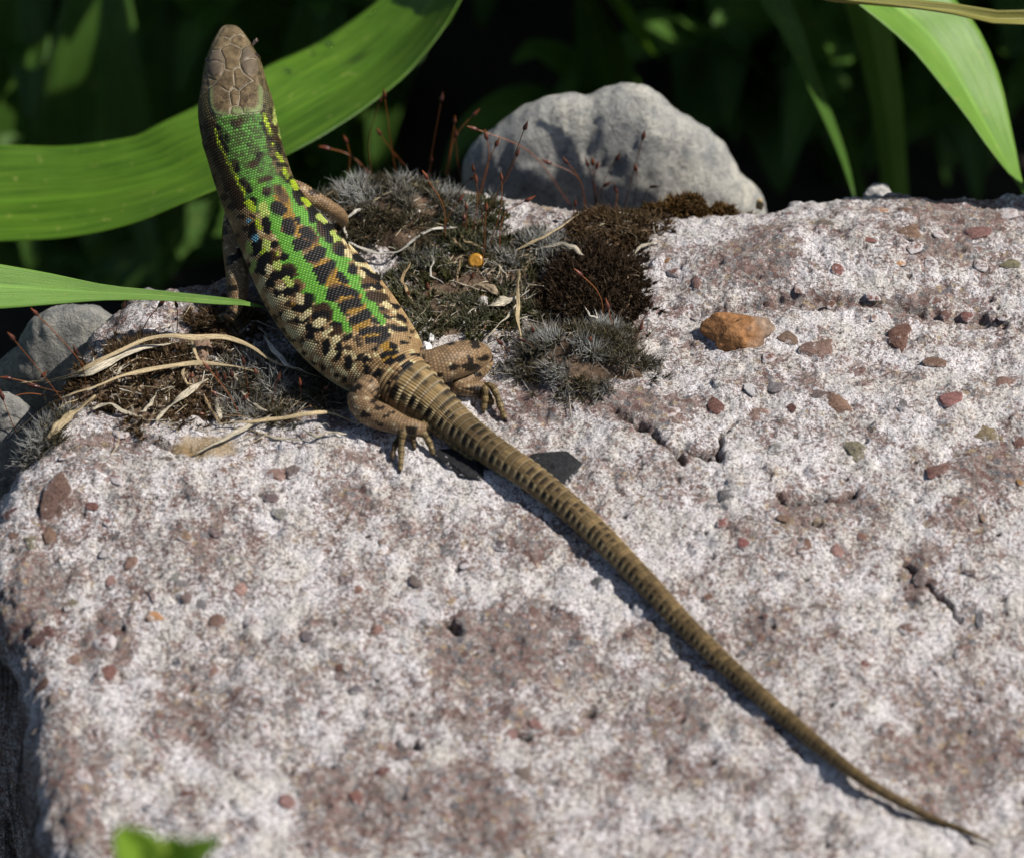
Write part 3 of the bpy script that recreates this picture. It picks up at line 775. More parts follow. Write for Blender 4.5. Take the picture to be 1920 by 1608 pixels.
PAINT = [
    # green bands
    ('N', 0.6, zA(345, (380, 200), (450, 600), (560, 1000), (700, 1250))),
    ('G', 0.5, zB(95, (330, 60), (440, 250), (560, 520), (680, 700), (760, 850), (800, 950), (900, 1050), (1000, 1220), (1100, 1400), (1200, 1530))),
    ('G', 0.5, zC(75, (30, 480), (60, 560), (180, 700), (230, 860), (340, 960))), ('G', 0.5, zC(45, (340, 960), (420, 1040), (450, 1100))),
    ('G', 0.4, zB(75, (600, 20), (640, 50), (750, 250), (850, 380), (960, 500), (1060, 620), (1160, 740), (1220, 860))),
    ('G', 0.4, zC(52, (150, 220), (290, 350), (400, 490), (480, 620), (560, 730), (640, 830), (720, 930))), ('G', 0.4, zC(32, (720, 930), (790, 1030))),
    ('G', 0.4, zC(40, (120, 100), (210, 80))), ('G', 0.4, zC(40, (270, 290), (350, 250))), ('G', 0.4, zC(34, (400, 450), (460, 430))), ('G', 0.4, zC(34, (520, 610), (600, 610))),
    ('G', 0.4, zB(40, (700, 960), (640, 980))), ('G', 0.4, zB(40, (900, 1190), (760, 1190))), ('G', 0.4, zB(40, (980, 1320), (860, 1330))),
    ('P', 0.4, zB(50, (430, 420), (400, 300))),
    # ochre down the middle of the back
    ('O', 0.5, zB(62, (590, 200), (700, 400), (800, 560), (930, 720), (1040, 780), (1060, 900), (1100, 990))), ('O', 0.5, zB(50, (1050, 1020), (1180, 980))),
    ('O', 0.5, zB(60, (1250, 1090), (1250, 1200), (1300, 1280))), ('O', 0.5, zC(50, (280, 660), (330, 690), (430, 720))), ('O', 0.5, zC(34, (380, 810), (560, 790))),
    ('O', 0.5, zC(34, (480, 930), (600, 890))), ('O', 0.5, zC(44, (560, 1080), (650, 1000))), ('O', 0.5, zC(46, (640, 1150), (800, 1150))), ('O', 0.5, zC(44, (820, 1250), (880, 1350), (820, 1370))),
    ('O', 0.6, zA(90, (1000, 1290), (1080, 1480))), ('B', 0.8, zA(70, (960, 1240), (1060, 1400))),
    # brown haloes
    ('B', 0.7, zB(95, (700, 560))), ('B', 0.7, zB(80, (940, 620), (1000, 700))), ('B', 0.7, zB(95, (900, 760))), ('B', 0.7, zB(90, (1000, 920))), ('B', 0.7, zB(70, (1180, 1080))), ('B', 0.7, zB(90, (1270, 1330))),
    ('D', 0.8, zB(90, (700, 1090))), ('D', 0.8, zB(90, (480, 930))), ('B', 0.8, zB(90, (800, 1270))), ('D', 0.8, zD(100, (830, 620))), ('D', 0.8, zD(80, (960, 800))),
    ('D', 0.8, zC(60, (220, 130), (270, 200))), ('D', 0.8, zC(60, (370, 330))), ('B', 0.8, zC(60, (640, 640), (780, 650))), ('D', 0.8, zC(46, (680, 780), (800, 810))), ('B', 0.8, zC(50, (800, 920))),
    # black on the nape
    ('K', 0.8, zA(60, (330, 260))), ('D', 1.0, zA(60, (390, 220))), ('K', 0.8, zA(32, (515, 570))), ('K', 0.6, zA(48, (680, 720), (660, 830))), ('D', 1.0, zA(60, (600, 880))), ('D', 1.0, zA(46, (710, 1120), (840, 1090))),
    ('D', 0.8, zA(70, (800, 1290))), ('K', 0.8, zA(40, (790, 1330))), ('K', 0.7, zA(62, (310, 880), (340, 960))), ('K', 0.7, zA(56, (440, 1140), (520, 1250))), ('K', 0.8, zA(55, (590, 1420))), ('K', 1.0, zA(26, (720, 250), (790, 400), (860, 490))),
    ('D', 0.8, zA(52, (900, 320), (940, 520), (1000, 680))), ('K', 0.8, zA(34, (960, 580), (1000, 680))), ('K', 0.8, zA(30, (960, 870), (1100, 890))), ('K', 0.8, zA(54, (1090, 1080), (1160, 1120))), ('K', 0.8, zA(56, (1280, 1310), (1310, 1420))), ('K', 0.7, zA(68, (940, 1500), (1000, 1540))),
    ('D', 0.9, zA(90, (-60, 300), (40, 640), (150, 900), (280, 1200), (400, 1450))), ('K', 0.9, zA(40, (70, 300), (140, 560), (200, 680))), ('K', 0.9, zA(34, (190, 440), (210, 520))), ('D', 0.9, zA(30, (980, 1210), (990, 1300))),
    # black down the back
    ('K', 0.4, zB(72, (570, 330), (600, 350))), ('K', 0.4, zB(66, (700, 510), (720, 600))), ('K', 0.4, zB(50, (900, 600), (980, 670))), ('K', 0.4, zB(76, (840, 760))), ('K', 0.4, zB(40, (900, 750), (940, 760))), ('K', 0.4, zB(66, (1090, 850))), ('K', 0.4, zB(55, (960, 920), (1070, 900))),
    ('K', 0.4, zB(52, (1225, 1010), (1150, 1080), (1060, 1090))), ('K', 0.4, zB(52, (1130, 1100), (1115, 1190))), ('K', 0.4, zB(44, (1335, 1140), (1375, 1210))), ('K', 0.4, zB(70, (1235, 1380))), ('K', 0.4, zB(44, (1300, 1320), (1500, 1360))), ('K', 0.6, zB(36, (830, 480))),
    ('K', 0.4, zC(54, (310, 770))), ('K', 0.4, zC(34, (400, 740), (520, 760))), ('K', 0.4, zC(42, (420, 880), (550, 850))), ('K', 0.4, zC(34, (430, 920))), ('K', 0.4, zC(46, (530, 1010), (640, 955))), ('K', 0.4, zC(32, (715, 1020))), ('K', 0.4, zC(30, (590, 1125), (700, 1100), (800, 1105), (820, 1150))), ('K', 0.4, zC(28, (650, 1195), (760, 1205), (810, 1165))),
    ('K', 0.4, zC(26, (870, 1245), (900, 1265))), ('K', 0.4, zC(22, (715, 1280))), ('K', 0.4, zC(22, (780, 1345), (910, 1312))), ('K', 0.4, zC(26, (830, 1405), (980, 1365))), ('K', 0.5, zC(32, (1050, 1430), (1000, 1465))), ('K', 0.5, zC(14, (930, 1548), (1010, 1535))), ('K', 0.5, zC(12, (1080, 1530), (1180, 1500))),
    # right flank
    ('K', 0.5, zB(48, (800, 140), (850, 250))), ('K', 0.5, zB(60, (1000, 340), (1010, 440))), ('K', 0.5, zB(36, (1090, 370), (1160, 420))), ('K', 0.5, zC(46, (270, 110), (290, 240))), ('K', 0.5, zC(46, (390, 360))), ('K', 0.5, zC(46, (500, 530))), ('K', 0.5, zC(34, (620, 540), (760, 610))), ('K', 0.5, zC(28, (520, 410), (590, 450))), ('K', 0.5, zC(30, (400, 200), (470, 280))),
    ('K', 0.5, zC(38, (750, 690))), ('K', 0.5, zC(22, (600, 690), (680, 688))), ('K', 0.5, zC(24, (870, 865), (960, 900))), ('K', 0.5, zC(17, (800, 965), (850, 985))), ('K', 0.5, zC(27, (940, 960), (1000, 1000))), ('K', 0.5, zC(25, (900, 1080), (1000, 1105))), ('K', 0.5, zC(17, (970, 1220), (1020, 1225))), ('K', 0.5, zC(12, (1040, 1170))), ('K', 0.5, zC(14, (1060, 1330), (1130, 1340))), ('K', 0.5, zC(14, (820, 895), (770, 905))),
    ('Y', 0.4, zA(30, (760, 110), (800, 260), (860, 420))), ('Y', 0.4, zA(27, (880, 570))), ('Y', 0.4, zA(32, (960, 720), (1020, 810))), ('Y', 0.4, zA(32, (1060, 960), (1110, 1050))), ('Y', 0.4, zA(46, (1200, 1150), (1230, 1220))), ('Y', 0.4, zA(40, (1350, 1400), (1420, 1470))), ('P', 0.4, zA(30, (930, 20), (940, 240))), ('P', 0.4, zA(26, (990, 320), (1010, 480))),
    ('P', 0.4, zB(38, (1090, 430), (1150, 480))), ('P', 0.4, zC(32, (190, 30), (240, 70))), ('P', 0.4, zC(28, (325, 190), (350, 250))), ('C', 0.4, zC(25, (450, 370), (480, 410))), ('C', 0.4, zC(14, (410, 260), (430, 290))), ('C', 0.4, zC(16, (350, 120), (390, 170))), ('C', 0.4, zC(18, (490, 300), (530, 350))), ('C', 0.4, zC(20, (545, 478), (600, 492))), ('C', 0.4, zC(20, (575, 555), (610, 590))), ('C', 0.4, zC(20, (640, 500), (710, 545))),
    ('T', 0.4, zC(24, (790, 660), (850, 705))), ('C', 0.4, zC(22, (690, 720))), ('C', 0.4, zC(17, (800, 740))), ('C', 0.4, zC(24, (810, 855), (840, 880))), ('C', 0.4, zC(20, (900, 930))), ('T', 0.4, zC(26, (950, 925), (1020, 965))), ('C', 0.4, zC(10, (890, 1005), (1000, 1060))), ('T', 0.5, zC(30, (900, 770), (970, 850))), ('T', 0.5, zC(20, (1040, 1000), (1060, 1080))),
    # left flank black
    ('K', 0.5, zB(46, (440, 470), (450, 600))), ('K', 0.5, zB(42, (290, 540), (270, 650))), ('K', 0.5, zB(58, (340, 760), (300, 850))), ('K', 0.5, zB(46, (535, 770))), ('K', 0.5, zB(44, (650, 920))), ('K', 0.5, zB(66, (430, 920), (380, 1060))), ('K', 0.5, zB(58, (550, 1140), (700, 1110))), ('K', 0.5, zB(50, (500, 1240))), ('K', 0.5, zB(52, (640, 1350), (780, 1290))), ('K', 0.5, zB(36, (560, 1360))),
    ('K', 0.5, zB(62, (960, 1420))), ('K', 0.5, zB(46, (820, 1530), (900, 1500))), ('K', 0.5, zD(34, (330, 410), (450, 390))), ('K', 0.5, zD(44, (540, 570), (680, 560))), ('K', 0.5, zD(44, (760, 660), (860, 640))), ('K', 0.5, zD(36, (560, 700), (640, 690))), ('K', 0.5, zD(42, (690, 780), (800, 780))), ('K', 0.5, zD(40, (690, 860))), ('K', 0.5, zD(24, (930, 755), (1010, 735))), ('K', 0.5, zD(44, (860, 950), (870, 1030))),
    ('K', 0.5, zD(32, (1010, 970), (990, 1090))), ('K', 0.5, zD(26, (1060, 900), (1120, 870))), ('K', 0.5, zD(44, (1100, 1180), (1110, 1120))), ('K', 0.5, zD(26, (1200, 1115), (1260, 1070))), ('K', 0.5, zD(26, (1270, 1140), (1310, 1105))), ('K', 0.5, zD(28, (830, 1200))), ('K', 0.5, zD(24, (640, 1050))), ('K', 0.5, zD(24, (540, 890))), ('K', 0.5, zD(28, (980, 1290))), ('K', 0.5, zD(30, (390, 640))), ('K', 0.5, zD(24, (320, 700))),
    ('K', 0.5, zD(22, (1290, 1290), (1300, 1200))), ('K', 0.5, zD(36, (1380, 1300), (1430, 1250))), ('K', 0.5, zD(26, (1080, 1330))), ('K', 0.5, zD(26, (1540, 1370))), ('K', 0.5, zD(26, (900, 1350))), ('K', 0.5, zD(20, (740, 1160))),
    # yellow and cream on the left
    ('Y', 0.4, zA(22, (10, 330), (80, 560), (200, 800), (260, 920), (330, 1080), (430, 1250), (470, 1350))), ('Y', 0.4, zA(56, (520, 1460), (590, 1540))), ('Y', 0.4, zB(26, (330, 480), (370, 580))), ('P', 0.4, zB(44, (450, 740), (440, 820))), ('Y', 0.4, zB(22, (380, 870), (420, 830))), ('L', 0.4, zB(38, (315, 670), (310, 700))), ('L', 0.6, zB(26, (230, 480))), ('P', 0.6, zB(34, (230, 760), (250, 860))),
    ('P', 0.4, zB(48, (560, 1010), (590, 1040))), ('C', 0.4, zB(34, (465, 1040), (470, 1080))), ('P', 0.4, zB(46, (690, 1200), (730, 1240))), ('C', 0.4, zB(40, (420, 1180), (390, 1240))), ('C', 0.5, zB(28, (590, 1290), (640, 1280))), ('C', 0.4, zB(30, (845, 1390), (850, 1460))), ('C', 0.4, zB(36, (620, 1420))), ('C', 0.5, zB(40, (500, 1420), (530, 1480))), ('C', 0.5, zB(26, (380, 1290))), ('P', 0.6, zB(32, (300, 980), (270, 1090))), ('O', 0.5, zB(26, (760, 1490))), ('Y', 0.5, zB(24, (570, 880))), ('P', 0.4, zB(26, (960, 1560))),
    ('C', 0.5, zD(46, (440, 660), (470, 640))), ('C', 0.5, zD(40, (270, 450), (310, 500))), ('C', 0.5, zD(34, (380, 470))), ('C', 0.5, zD(28, (690, 600), (640, 640))), ('C', 0.5, zD(26, (600, 670))), ('C', 0.5, zD(36, (770, 735), (820, 710))), ('C', 0.5, zD(42, (600, 790), (570, 830))), ('C', 0.5, zD(40, (480, 810), (520, 850))), ('C', 0.5, zD(24, (840, 850), (920, 800))), ('C', 0.5, zD(48, (660, 960), (710, 980))), ('C', 0.5, zD(32, (990, 890), (950, 930))), ('C', 0.5, zD(34, (930, 1050), (870, 1110))), ('C', 0.5, zD(32, (760, 1110))), ('C', 0.5, zD(22, (1170, 1100))), ('C', 0.5, zD(26, (1040, 1250), (1090, 1280))), ('C', 0.5, zD(22, (940, 1240))), ('C', 0.5, zD(20, (1080, 1040))), ('C', 0.6, zD(22, (1170, 1180), (1160, 1230))),
]

def paint_body(px):
    """colour of the skin at the given photo pixels"""
    n = len(px)
    along = px @ unit(np.array([0.55, 0.83]))
    base = np.tile(np.array(LZ_COL['T']), (n, 1))
    nz = fbm(px[:, 0] * 0.05, px[:, 1] * 0.05, 5, 3)
    br = smooth(-0.12, 0.22, nz)[:, None]
    base = base * (1 - br) + np.array([0.25, 0.155, 0.07]) * br
    fr = smooth(480, 250, px[:, 1])[:, None]           # olive brown front flanks
    base = base * (1 - fr) + np.array([0.13, 0.105, 0.045]) * fr
    wb, wc = worley(px[:, 0] * 0.05, px[:, 1] * 0.065, 61)
    mk = (np.where(wc > 0.45, 1 - smooth(0.28, 0.42, wb + 0.5 * fbm(px[:, 0] * .12, px[:, 1] * .12, 62, 2)), 0) * 0.9)[:, None]
    base = base * (1 - mk) + np.array([0.022, 0.014, 0.009]) * mk
    mk = (np.where(wc < 0.30, 1 - smooth(0.22, 0.36, wb), 0) * smooth(330, 480, px[:, 1]) * 0.85)[:, None]
    base = base * (1 - mk) + np.array(LZ_COL['C']) * mk
    j = np.stack([fbm(px[:, 0] * 0.13, px[:, 1] * 0.13, 9, 2), fbm(px[:, 0] * 0.13 + 90, px[:, 1] * 0.13, 10, 2)], -1) * 5.0
    q = px + j
    for key, soft, (pts, r) in PAINT:
        d = seg_dist(q, pts)
        r = r * {'K': 1.14, 'C': 1.10, 'D': 1.12}.get(key, 1.0)
        e = max(soft * 3.0, 0.8)
        a = (1 - smooth(r - e, r + e, d))[:, None]
        if key == 'G' and r > 40: a = a * 0.9
        base = base * (1 - a) + np.array(LZ_COL[key]) * a
    return base

SUTURES = [zH(0, *p) for p in [
    [(300, 340), (350, 320), (420, 318), (480, 340), (505, 350), (540, 310), (600, 285), (660, 275), (720, 330)],
    [(505, 350), (500, 415)], [(340, 520), (370, 475), (430, 440), (500, 415), (570, 440), (640, 480), (670, 500), (720, 460), (770, 440)],
    [(340, 520), (300, 520), (245, 525), (215, 500)], [(340, 520), (370, 580), (410, 660), (415, 720), (410, 790), (440, 815)], [(670, 500), (660, 580), (630, 650), (640, 740), (650, 790)],
    [(440, 815), (500, 825), (545, 830), (590, 790), (650, 775)], [(545, 830), (555, 960), (555, 1080)], [(180, 715), (250, 695), (330, 705), (400, 735)], [(670, 700), (740, 670), (830, 655), (890, 660)],
    [(415, 800), (370, 900), (290, 985), (255, 1030), (170, 1085)], [(650, 790), (700, 870), (780, 930), (850, 985)], [(370, 1080), (420, 1120), (480, 1145), (555, 1085)], [(555, 1085), (600, 1120), (640, 1135), (690, 1080), (750, 1030), (830, 985)],
    [(480, 1145), (490, 1250), (510, 1330), (525, 1370), (620, 1345), (635, 1250), (640, 1135)], [(525, 1370), (500, 1440), (490, 1480)], [(650, 1370), (680, 1420), (690, 1480)], [(525, 1370), (580, 1355), (650, 1370)],
    [(290, 985), (220, 960), (160, 940)]]]
HEAD_OUT = zH(0, (170, 1085), (165, 1250), (190, 1400), (260, 1500), (370, 1520), (490, 1480), (580, 1505), (690, 1480), (820, 1475), (930, 1465), (985, 1400), (1000, 1250), (985, 1080), (940, 1000), (900, 900), (940, 760), (930, 660), (830, 500), (760, 400), (700, 290), (640, 190), (560, 130), (470, 125), (390, 180), (330, 290), (260, 440), (215, 500), (150, 700), (120, 850), (150, 960))[0]

def in_poly(P, poly):
    poly = np.asarray(poly, float); Q = np.vstack([poly, poly[:1]])
    ins = np.zeros(len(P), bool)
    for a, b in zip(Q[:-1], Q[1:]):
        c = (a[1] > P[:, 1]) != (b[1] > P[:, 1])
        ins ^= c & (P[:, 0] < (b[0] - a[0]) * (P[:, 1] - a[1]) / (b[1] - a[1] + 1e-12) + a[0])
    return ins

AX = [  # photo pixel, axis height (cm; None: lies on the rock), half width px, half height cm
    (430, 49, 2.40, 3, 0.03), (430, 56, 2.38, 18, 0.12), (432, 75, 2.32, 31, 0.20), (434, 100, 2.26, 44, 0.27), (437, 130, 2.18, 56, 0.33), (439, 160, 2.10, 62, 0.37), (441, 190, 2.02, 69, 0.41), (444, 217, 1.94, 72, 0.43),
    (450, 250, 1.80, 72, 0.46), (459, 285, 1.62, 70, 0.47), (470, 322, 1.42, 70, 0.49), (486, 366, 1.20, 70, 0.52), (511, 415, 0.98, 75, 0.54), (544, 466, 0.80, 85, 0.54), (582, 521, 0.66, 96, 0.53), (626, 580, 0.58, 101, 0.52),
    (671, 636, 0.52, 96, 0.50), (714, 680, 0.48, 82, 0.46), (750, 712, None, 58, 0.42), (800, 748, None, 43, 0.35), (850, 790, None, 33.5, 0.27), (905, 833, None, 29, 0.23), (999, 896, None, 25.5, 0.20), (1100, 980, None, 23.5, 0.185),
    (1200, 1080, None, 21, 0.165), (1292, 1178, None, 18.5, 0.145), (1400, 1280, None, 16.5, 0.13), (1500, 1367, None, 14.5, 0.115), (1578, 1431, None, 12, 0.095), (1623, 1464, None, 10.5, 0.082), (1687, 1502, None, 9, 0.07), (1752, 1535, None, 7, 0.055),
    (1817, 1560, None, 4.5, 0.036), (1864, 1583, None, 1.6, 0.014)]

def build_lizard():
    rows = []
    for px, py, z, hw, h in AX:
        if z is None:
            p = on_rock([px], [py], h + 0.012)[0]
            if px > 1560:
                p = on_rock([px], [py], h + 0.03 + 0.10 * math.sin(min(1, (px - 1560) / 160) * math.pi))[0]
        else:
            p = on_z(px, py, z)
        depth = (p - CAM) @ FWD
        rows.append([*p, hw * depth / FPX, h])
    A = np.array(rows)
    d = np.concatenate([[0], np.cumsum(np.linalg.norm(np.diff(A[:, :3], axis=0), axis=1))])
    # image half width -> cross half width: the side vector is foreshortened
    Tn = unit(np.gradient(A[:, :3], axis=0))
    side = unit(np.cross(Tn, np.array([0, 0, 1.0])))
    upn = unit(np.cross(side, Tn)); upn = np.where((upn[:, 2] < 0)[:, None], -upn, upn)
    timg = unit(np.stack([Tn @ RIGHT, Tn @ UP], -1)); perp = np.stack([timg[:, 1], -timg[:, 0]], -1)
    a_ = np.abs((side @ RIGHT) * perp[:, 0] + (side @ UP) * perp[:, 1]); b_ = np.abs((upn @ RIGHT) * perp[:, 0] + (upn @ UP) * perp[:, 1])
    A[:, 3] = np.sqrt(np.maximum(A[:, 3] ** 2 - (A[:, 4] * b_) ** 2, (0.3 * A[:, 3]) ** 2)) / a_
    s_head = d[6]; s_tail = d[18] + 0.15; s_end = d[-1]
    SEG = 352; NS = 88
    # ring stations
    t_head = np.linspace(0.0, s_head, 130, endpoint=False)
    nrow = int(round((s_tail - s_head) / 0.041)); PER = 5
    t_body = s_head + (s_tail - s_head) * np.arange(nrow * PER) / (nrow * PER)
    wl = []; s = s_tail
    while s < s_end - 0.02:
        f = (s - s_tail) / (s_end - s_tail)
        L = 0.140 * (1 - 0.35 * f); wl.append((s, L)); s += L
    wl = np.array(wl); scale_to = (s_end - s_tail) / (wl[-1, 0] + wl[-1, 1] - s_tail)
    TP = 8
    t_tail = np.concatenate([a + L * (np.arange(TP) / TP) for a, L in wl])
    t_tail = s_tail + (t_tail - s_tail) * scale_to
    t = np.concatenate([t_head, t_body, t_tail])
    Q = hermite(d, A, t)
    C = Q[:, :3]; W = np.maximum(Q[:, 3], 0.006); Hh = np.maximum(Q[:, 4], 0.006)
    T = unit(np.gradient(C, axis=0))
    side = unit(np.cross(T, np.array([0, 0, 1.0]))); up = np.cross(side, T)      # side: to the right of travel reversed
    side = -side if (side[400] @ RIGHT) < 0 else side
    up = unit(np.cross(side, T)); up = np.where((up[:, 2] < 0)[:, None], -up, up)
    ang = np.linspace(0, 2 * np.pi, SEG, endpoint=False)
    ca, sa = np.cos(ang), np.sin(ang)
    nt_ = len(t)
    headw = smooth(s_head + 0.45, s_head - 0.15, t)           # 1 on the head
    tailw = smooth(s_tail - 0.6, s_tail + 0.4, t)
    # superellipse exponents
    pw = (0.92 - 0.10 * headw)[:, None]
    cx = np.sign(ca)[None] * np.abs(ca)[None] ** pw
    sz = np.sign(sa)[None] * np.abs(sa)[None] ** (pw * (1 - 0.08 * headw[:, None]))
    belly = np.where(sa < 0, 0.82, 1.0)[None] * np.ones((nt_, 1))
    belly = np.where((sa < 0)[None], 0.82 + 0.18 * tailw[:, None], 1.0)
    # head is narrower on top (plates) and bulges at the jaw below
    jaw = headw[:, None] * np.where(sa > 0, -0.26 * smooth(0.25, 1.0, sa), 0.0)[None] * smooth(0.35, 1.3, t)[:, None]
    V = C[:, None] + side[:, None] * (W[:, None] * cx * (1 + jaw))[..., None] + up[:, None] * (Hh[:, None] * sz * belly)[..., None]
    N = unit(side[:, None] * (cx / W[:, None])[..., None] + up[:, None] * (sz / Hh[:, None])[..., None])
    flat = V.reshape(-1, 3)
    PXV = project(flat).reshape(nt_, SEG, 2)
    col = np.zeros((nt_, SEG, 3)); disp = np.zeros((nt_, SEG))
    nh = len(t_head); nb = len(t_body)
    # ---------- body scales: one colour for each scale
    jj = np.arange(SEG)
    ii = np.arange(nb)
    r = ii // PER; fr = (ii % PER + 0.5) / PER
    shift = np.where(r % 2 == 1, 2, 0)
    jc = ((jj[None] + shift[:, None]) // 4) % NS
    fj = (((jj[None] + shift[:, None]) % 4) + 0.5) / 4
    jcen = (jc * 4 + 2 - shift[:, None]) % SEG
    icen = np.minimum(r * PER + PER // 2, nb - 1) + nh
    cen = PXV[icen[:, None], jcen]
    key = (r[:, None] * NS + jc)
    uq, first, inv = np.unique(key.ravel(), return_index=True, return_inverse=True)
    cpx = cen.reshape(-1, 2)[first]
    ccol = paint_body(cpx)
    ccol *= RNG.uniform(0.86, 1.14, (len(uq), 1))
    nape = smooth(420, 300, cpx[:, 1]) * smooth(0.50, 0.75, RNG.random(len(uq)) * 0.6 + 0.4 * vnoise(cpx[:, 0] * 0.06, cpx[:, 1] * 0.06, 44) + 0.1) * 0.7
    ccol = ccol * (1 - nape[:, None]) + np.array([0.06, 0.055, 0.025]) * nape[:, None]
    jcf = jcen.ravel()[first]
    bel = smooth(0.05, -0.55, np.sin(ang[jcf]))[:, None]
    ccol = ccol * (1 - bel) + np.array([0.36, 0.38, 0.24]) * bel
    body_col = ccol[inv].reshape(nb, SEG, 3)
    ex = np.abs(fr - 0.5)[:, None] * 2; ey = np.abs(fj - 0.5) * 2
    edge = np.sqrt(ex ** 2 + ey ** 2) / 1.08
    dome = 1 - np.minimum(edge, 1.1) ** 2
    gap = smooth(0.55, 0.92, edge)[..., None]
    body_col = body_col * (1 - 0.80 * gap)
    col[nh:nh + nb] = body_col
    disp[nh:nh + nb] = 0.015 * dome * (0.5 + 0.5 * smooth(0, 1, W[nh:nh + nb] / 0.6))[:, None]
    # ---------- tail whorls
    nt2 = len(t_tail); base_i = nh + nb
    wi = np.arange(nt2) // TP; wf = (np.arange(nt2) % TP) / TP
    ft = (t_tail - s_tail) / (s_end - s_tail)
    Wt = W[base_i:]
    nsc = 48
    sf = (jj * nsc / SEG); sid = np.floor(sf).astype(int); sfr = sf - sid
    keel = (1 - np.abs(sfr - 0.5) * 2)
    disp[base_i:] = Wt[:, None] * (0.065 * (wf ** 0.8)[:, None] - 0.03 + 0.045 * keel[None] * (0.4 + 0.6 * wf)[:, None])
    h1 = _hash(wi[:, None].astype(float), sid[None].astype(float), 3)
    tc = np.array([0.175, 0.118, 0.054])[None, None] * (0.62 + 0.6 * h1)[..., None]
    tc = tc * (1 - 0.25 * smooth(0.35, 1.0, ft)[:, None, None])
    front = smooth(0.14, 0.0, ft)[:, None, None]
    tc = tc * (1 - front) + np.array([0.24, 0.165, 0.075]) * (0.7 + 0.5 * h1)[..., None] * front
    deg = np.degrees(ang)[None] + 0 * wf[:, None]
    alt = (wi % 2 == 0)[:, None]
    # dark lateral patches tipped with cream, both flanks; dark blotches along the back
    fade = smooth(1.0, 0.45, ft)[:, None]
    for c0, sg in ((158, 1), (22, -1)):
        m = (1 - smooth(14, 20, np.abs(deg - c0))) * np.where(alt, 1.0, 0.25) * (1 - smooth(0.45, 0.8, wf))[:, None] * fade
        tc = tc * (1 - 0.93 * m[..., None]) + np.array(LZ_COL['K']) * (0.93 * m[..., None])
        m2 = (1 - smooth(15, 21, np.abs(deg - c0 + sg * 2))) * smooth(0.5, 0.66, wf)[:, None] * np.where(alt, 1.0, 0.5) * fade * (np.abs(sfr - 0.5) < 0.36)[None]
        tc = tc * (1 - 0.8 * m2[..., None]) + np.array([0.70, 0.54, 0.27]) * (0.8 * m2[..., None])
    bl = vnoise(wi[:, None] * 0.55 + 3.3, sid[None] * 0.33, 12)
    m = smooth(0.54, 0.66, bl) * smooth(0.85, 0.2, wf)[:, None] * smooth(0.9, 0.3, ft)[:, None] * (np.sin(ang) > 0.25)[None]
    tc = tc * (1 - 0.85 * m[..., None]) + np.array(LZ_COL['K']) * (0.85 * m[..., None])
    rim = smooth(0.80, 0.9, wf)[:, None, None] * smooth(0.5, 0.05, ft)[:, None, None]
    tc = tc * (1 - 0.45 * rim) + np.array([0.25, 0.225, 0.155]) * 0.45 * rim
    first_r = (wf < 0.1)[:, None, None]
    tc = np.where(first_r, tc * 0.35, tc)
    kg = smooth(0.35, 0.5, np.abs(sfr - 0.5))[None, :, None]
    tc = tc * (1 - 0.35 * kg)
    belt = smooth(-0.2, -0.8, np.sin(ang))[None, :, None]
    tc = tc * (1 - belt) + np.array([0.35, 0.29, 0.17]) * belt
    bandn = ((0.70 + 0.60 * vnoise(wi * 0.31, wi * 0.0 + 2.0, 14)) * np.where(wi % 2 == 0, 0.84, 1.12))[:, None, None]
    col[base_i:] = tc * bandn
    # ---------- head: plates, sutures, cheeks
    nc = nh; nh = nh + 75
    hp = PXV[:nh].reshape(-1, 2)
    hc = np.tile(np.array([0.128, 0.092, 0.050]), (len(hp), 1))
    n1 = fbm(hp[:, 0] * 0.12, hp[:, 1] * 0.12, 91, 3); n2 = vnoise(hp[:, 0] * 0.55, hp[:, 1] * 0.55, 92); n3 = vnoise(hp[:, 0] * 0.9, hp[:, 1] * 0.9, 93)
    hc *= (1 + 1.3 * n1)[:, None] * (0.8 + 0.4 * n2)[:, None]
    # eye shields greyer; parietal rims green
    for pts, r_, cc in ((zH(95, (280, 800), (290, 620))[0], 15, (0.118, 0.092, 0.066)), (zH(0, (790, 800), (760, 600))[0], 15, (0.118, 0.092, 0.066))):
        m = (1 - smooth(r_ - 5, r_ + 3, seg_dist(hp, pts)))[:, None]
        hc = hc * (1 - 0.8 * m) + np.array(cc) * 0.8 * m
    for pts, r_ in ((zH(0, (165, 1120), (180, 1380), (260, 1500), (400, 1510))[0], 9), (zH(0, (990, 1080), (985, 1350), (900, 1470), (700, 1470))[0], 10), (zH(0, (560, 1430), (620, 1450))[0], 8)):
        m = (1 - smooth(r_ - 6, r_ + 4, seg_dist(hp, pts)))[:, None]
        hc = hc * (1 - 0.75 * m) + np.array([0.16, 0.22, 0.085]) * 0.75 * m
    speck = smooth(0.64, 0.76, n3 * 0.6 + n2 * 0.4) * smooth(100, 150, hp[:, 1])
    for pts in (zH(0, (350, 1350), (400, 1250))[0], zH(0, (700, 1300), (800, 1200))[0]):
        m = np.exp(-(seg_dist(hp, pts) / 15) ** 2)
        speck = np.maximum(speck, m * smooth(0.46, 0.60, n2 * 0.5 + n3 * 0.5))
    hc = hc * (1 - 0.8 * speck[:, None]) + np.array([0.018, 0.012, 0.008]) * 0.8 * speck[:, None]
    inside = in_poly(hp, HEAD_OUT)
    upf = (np.sin(ang)[None] > 0.12) & np.ones((nh, 1), bool)
    plate = inside & upf.ravel()
    sd = np.full(len(hp), 99.0)
    for pts, _ in SUTURES:
        sd = np.minimum(sd, seg_dist(hp, pts))
    od = seg_dist(hp, HEAD_OUT + HEAD_OUT[:1])
    sd2 = np.minimum(sd, od)
    sut = 1 - smooth(0.35, 1.05, sd2)
    dk = (1 - smooth(0.9, 2.4, sd2)) * (1 - sut)
    hc = hc * (1 - 0.72 * dk[:, None])
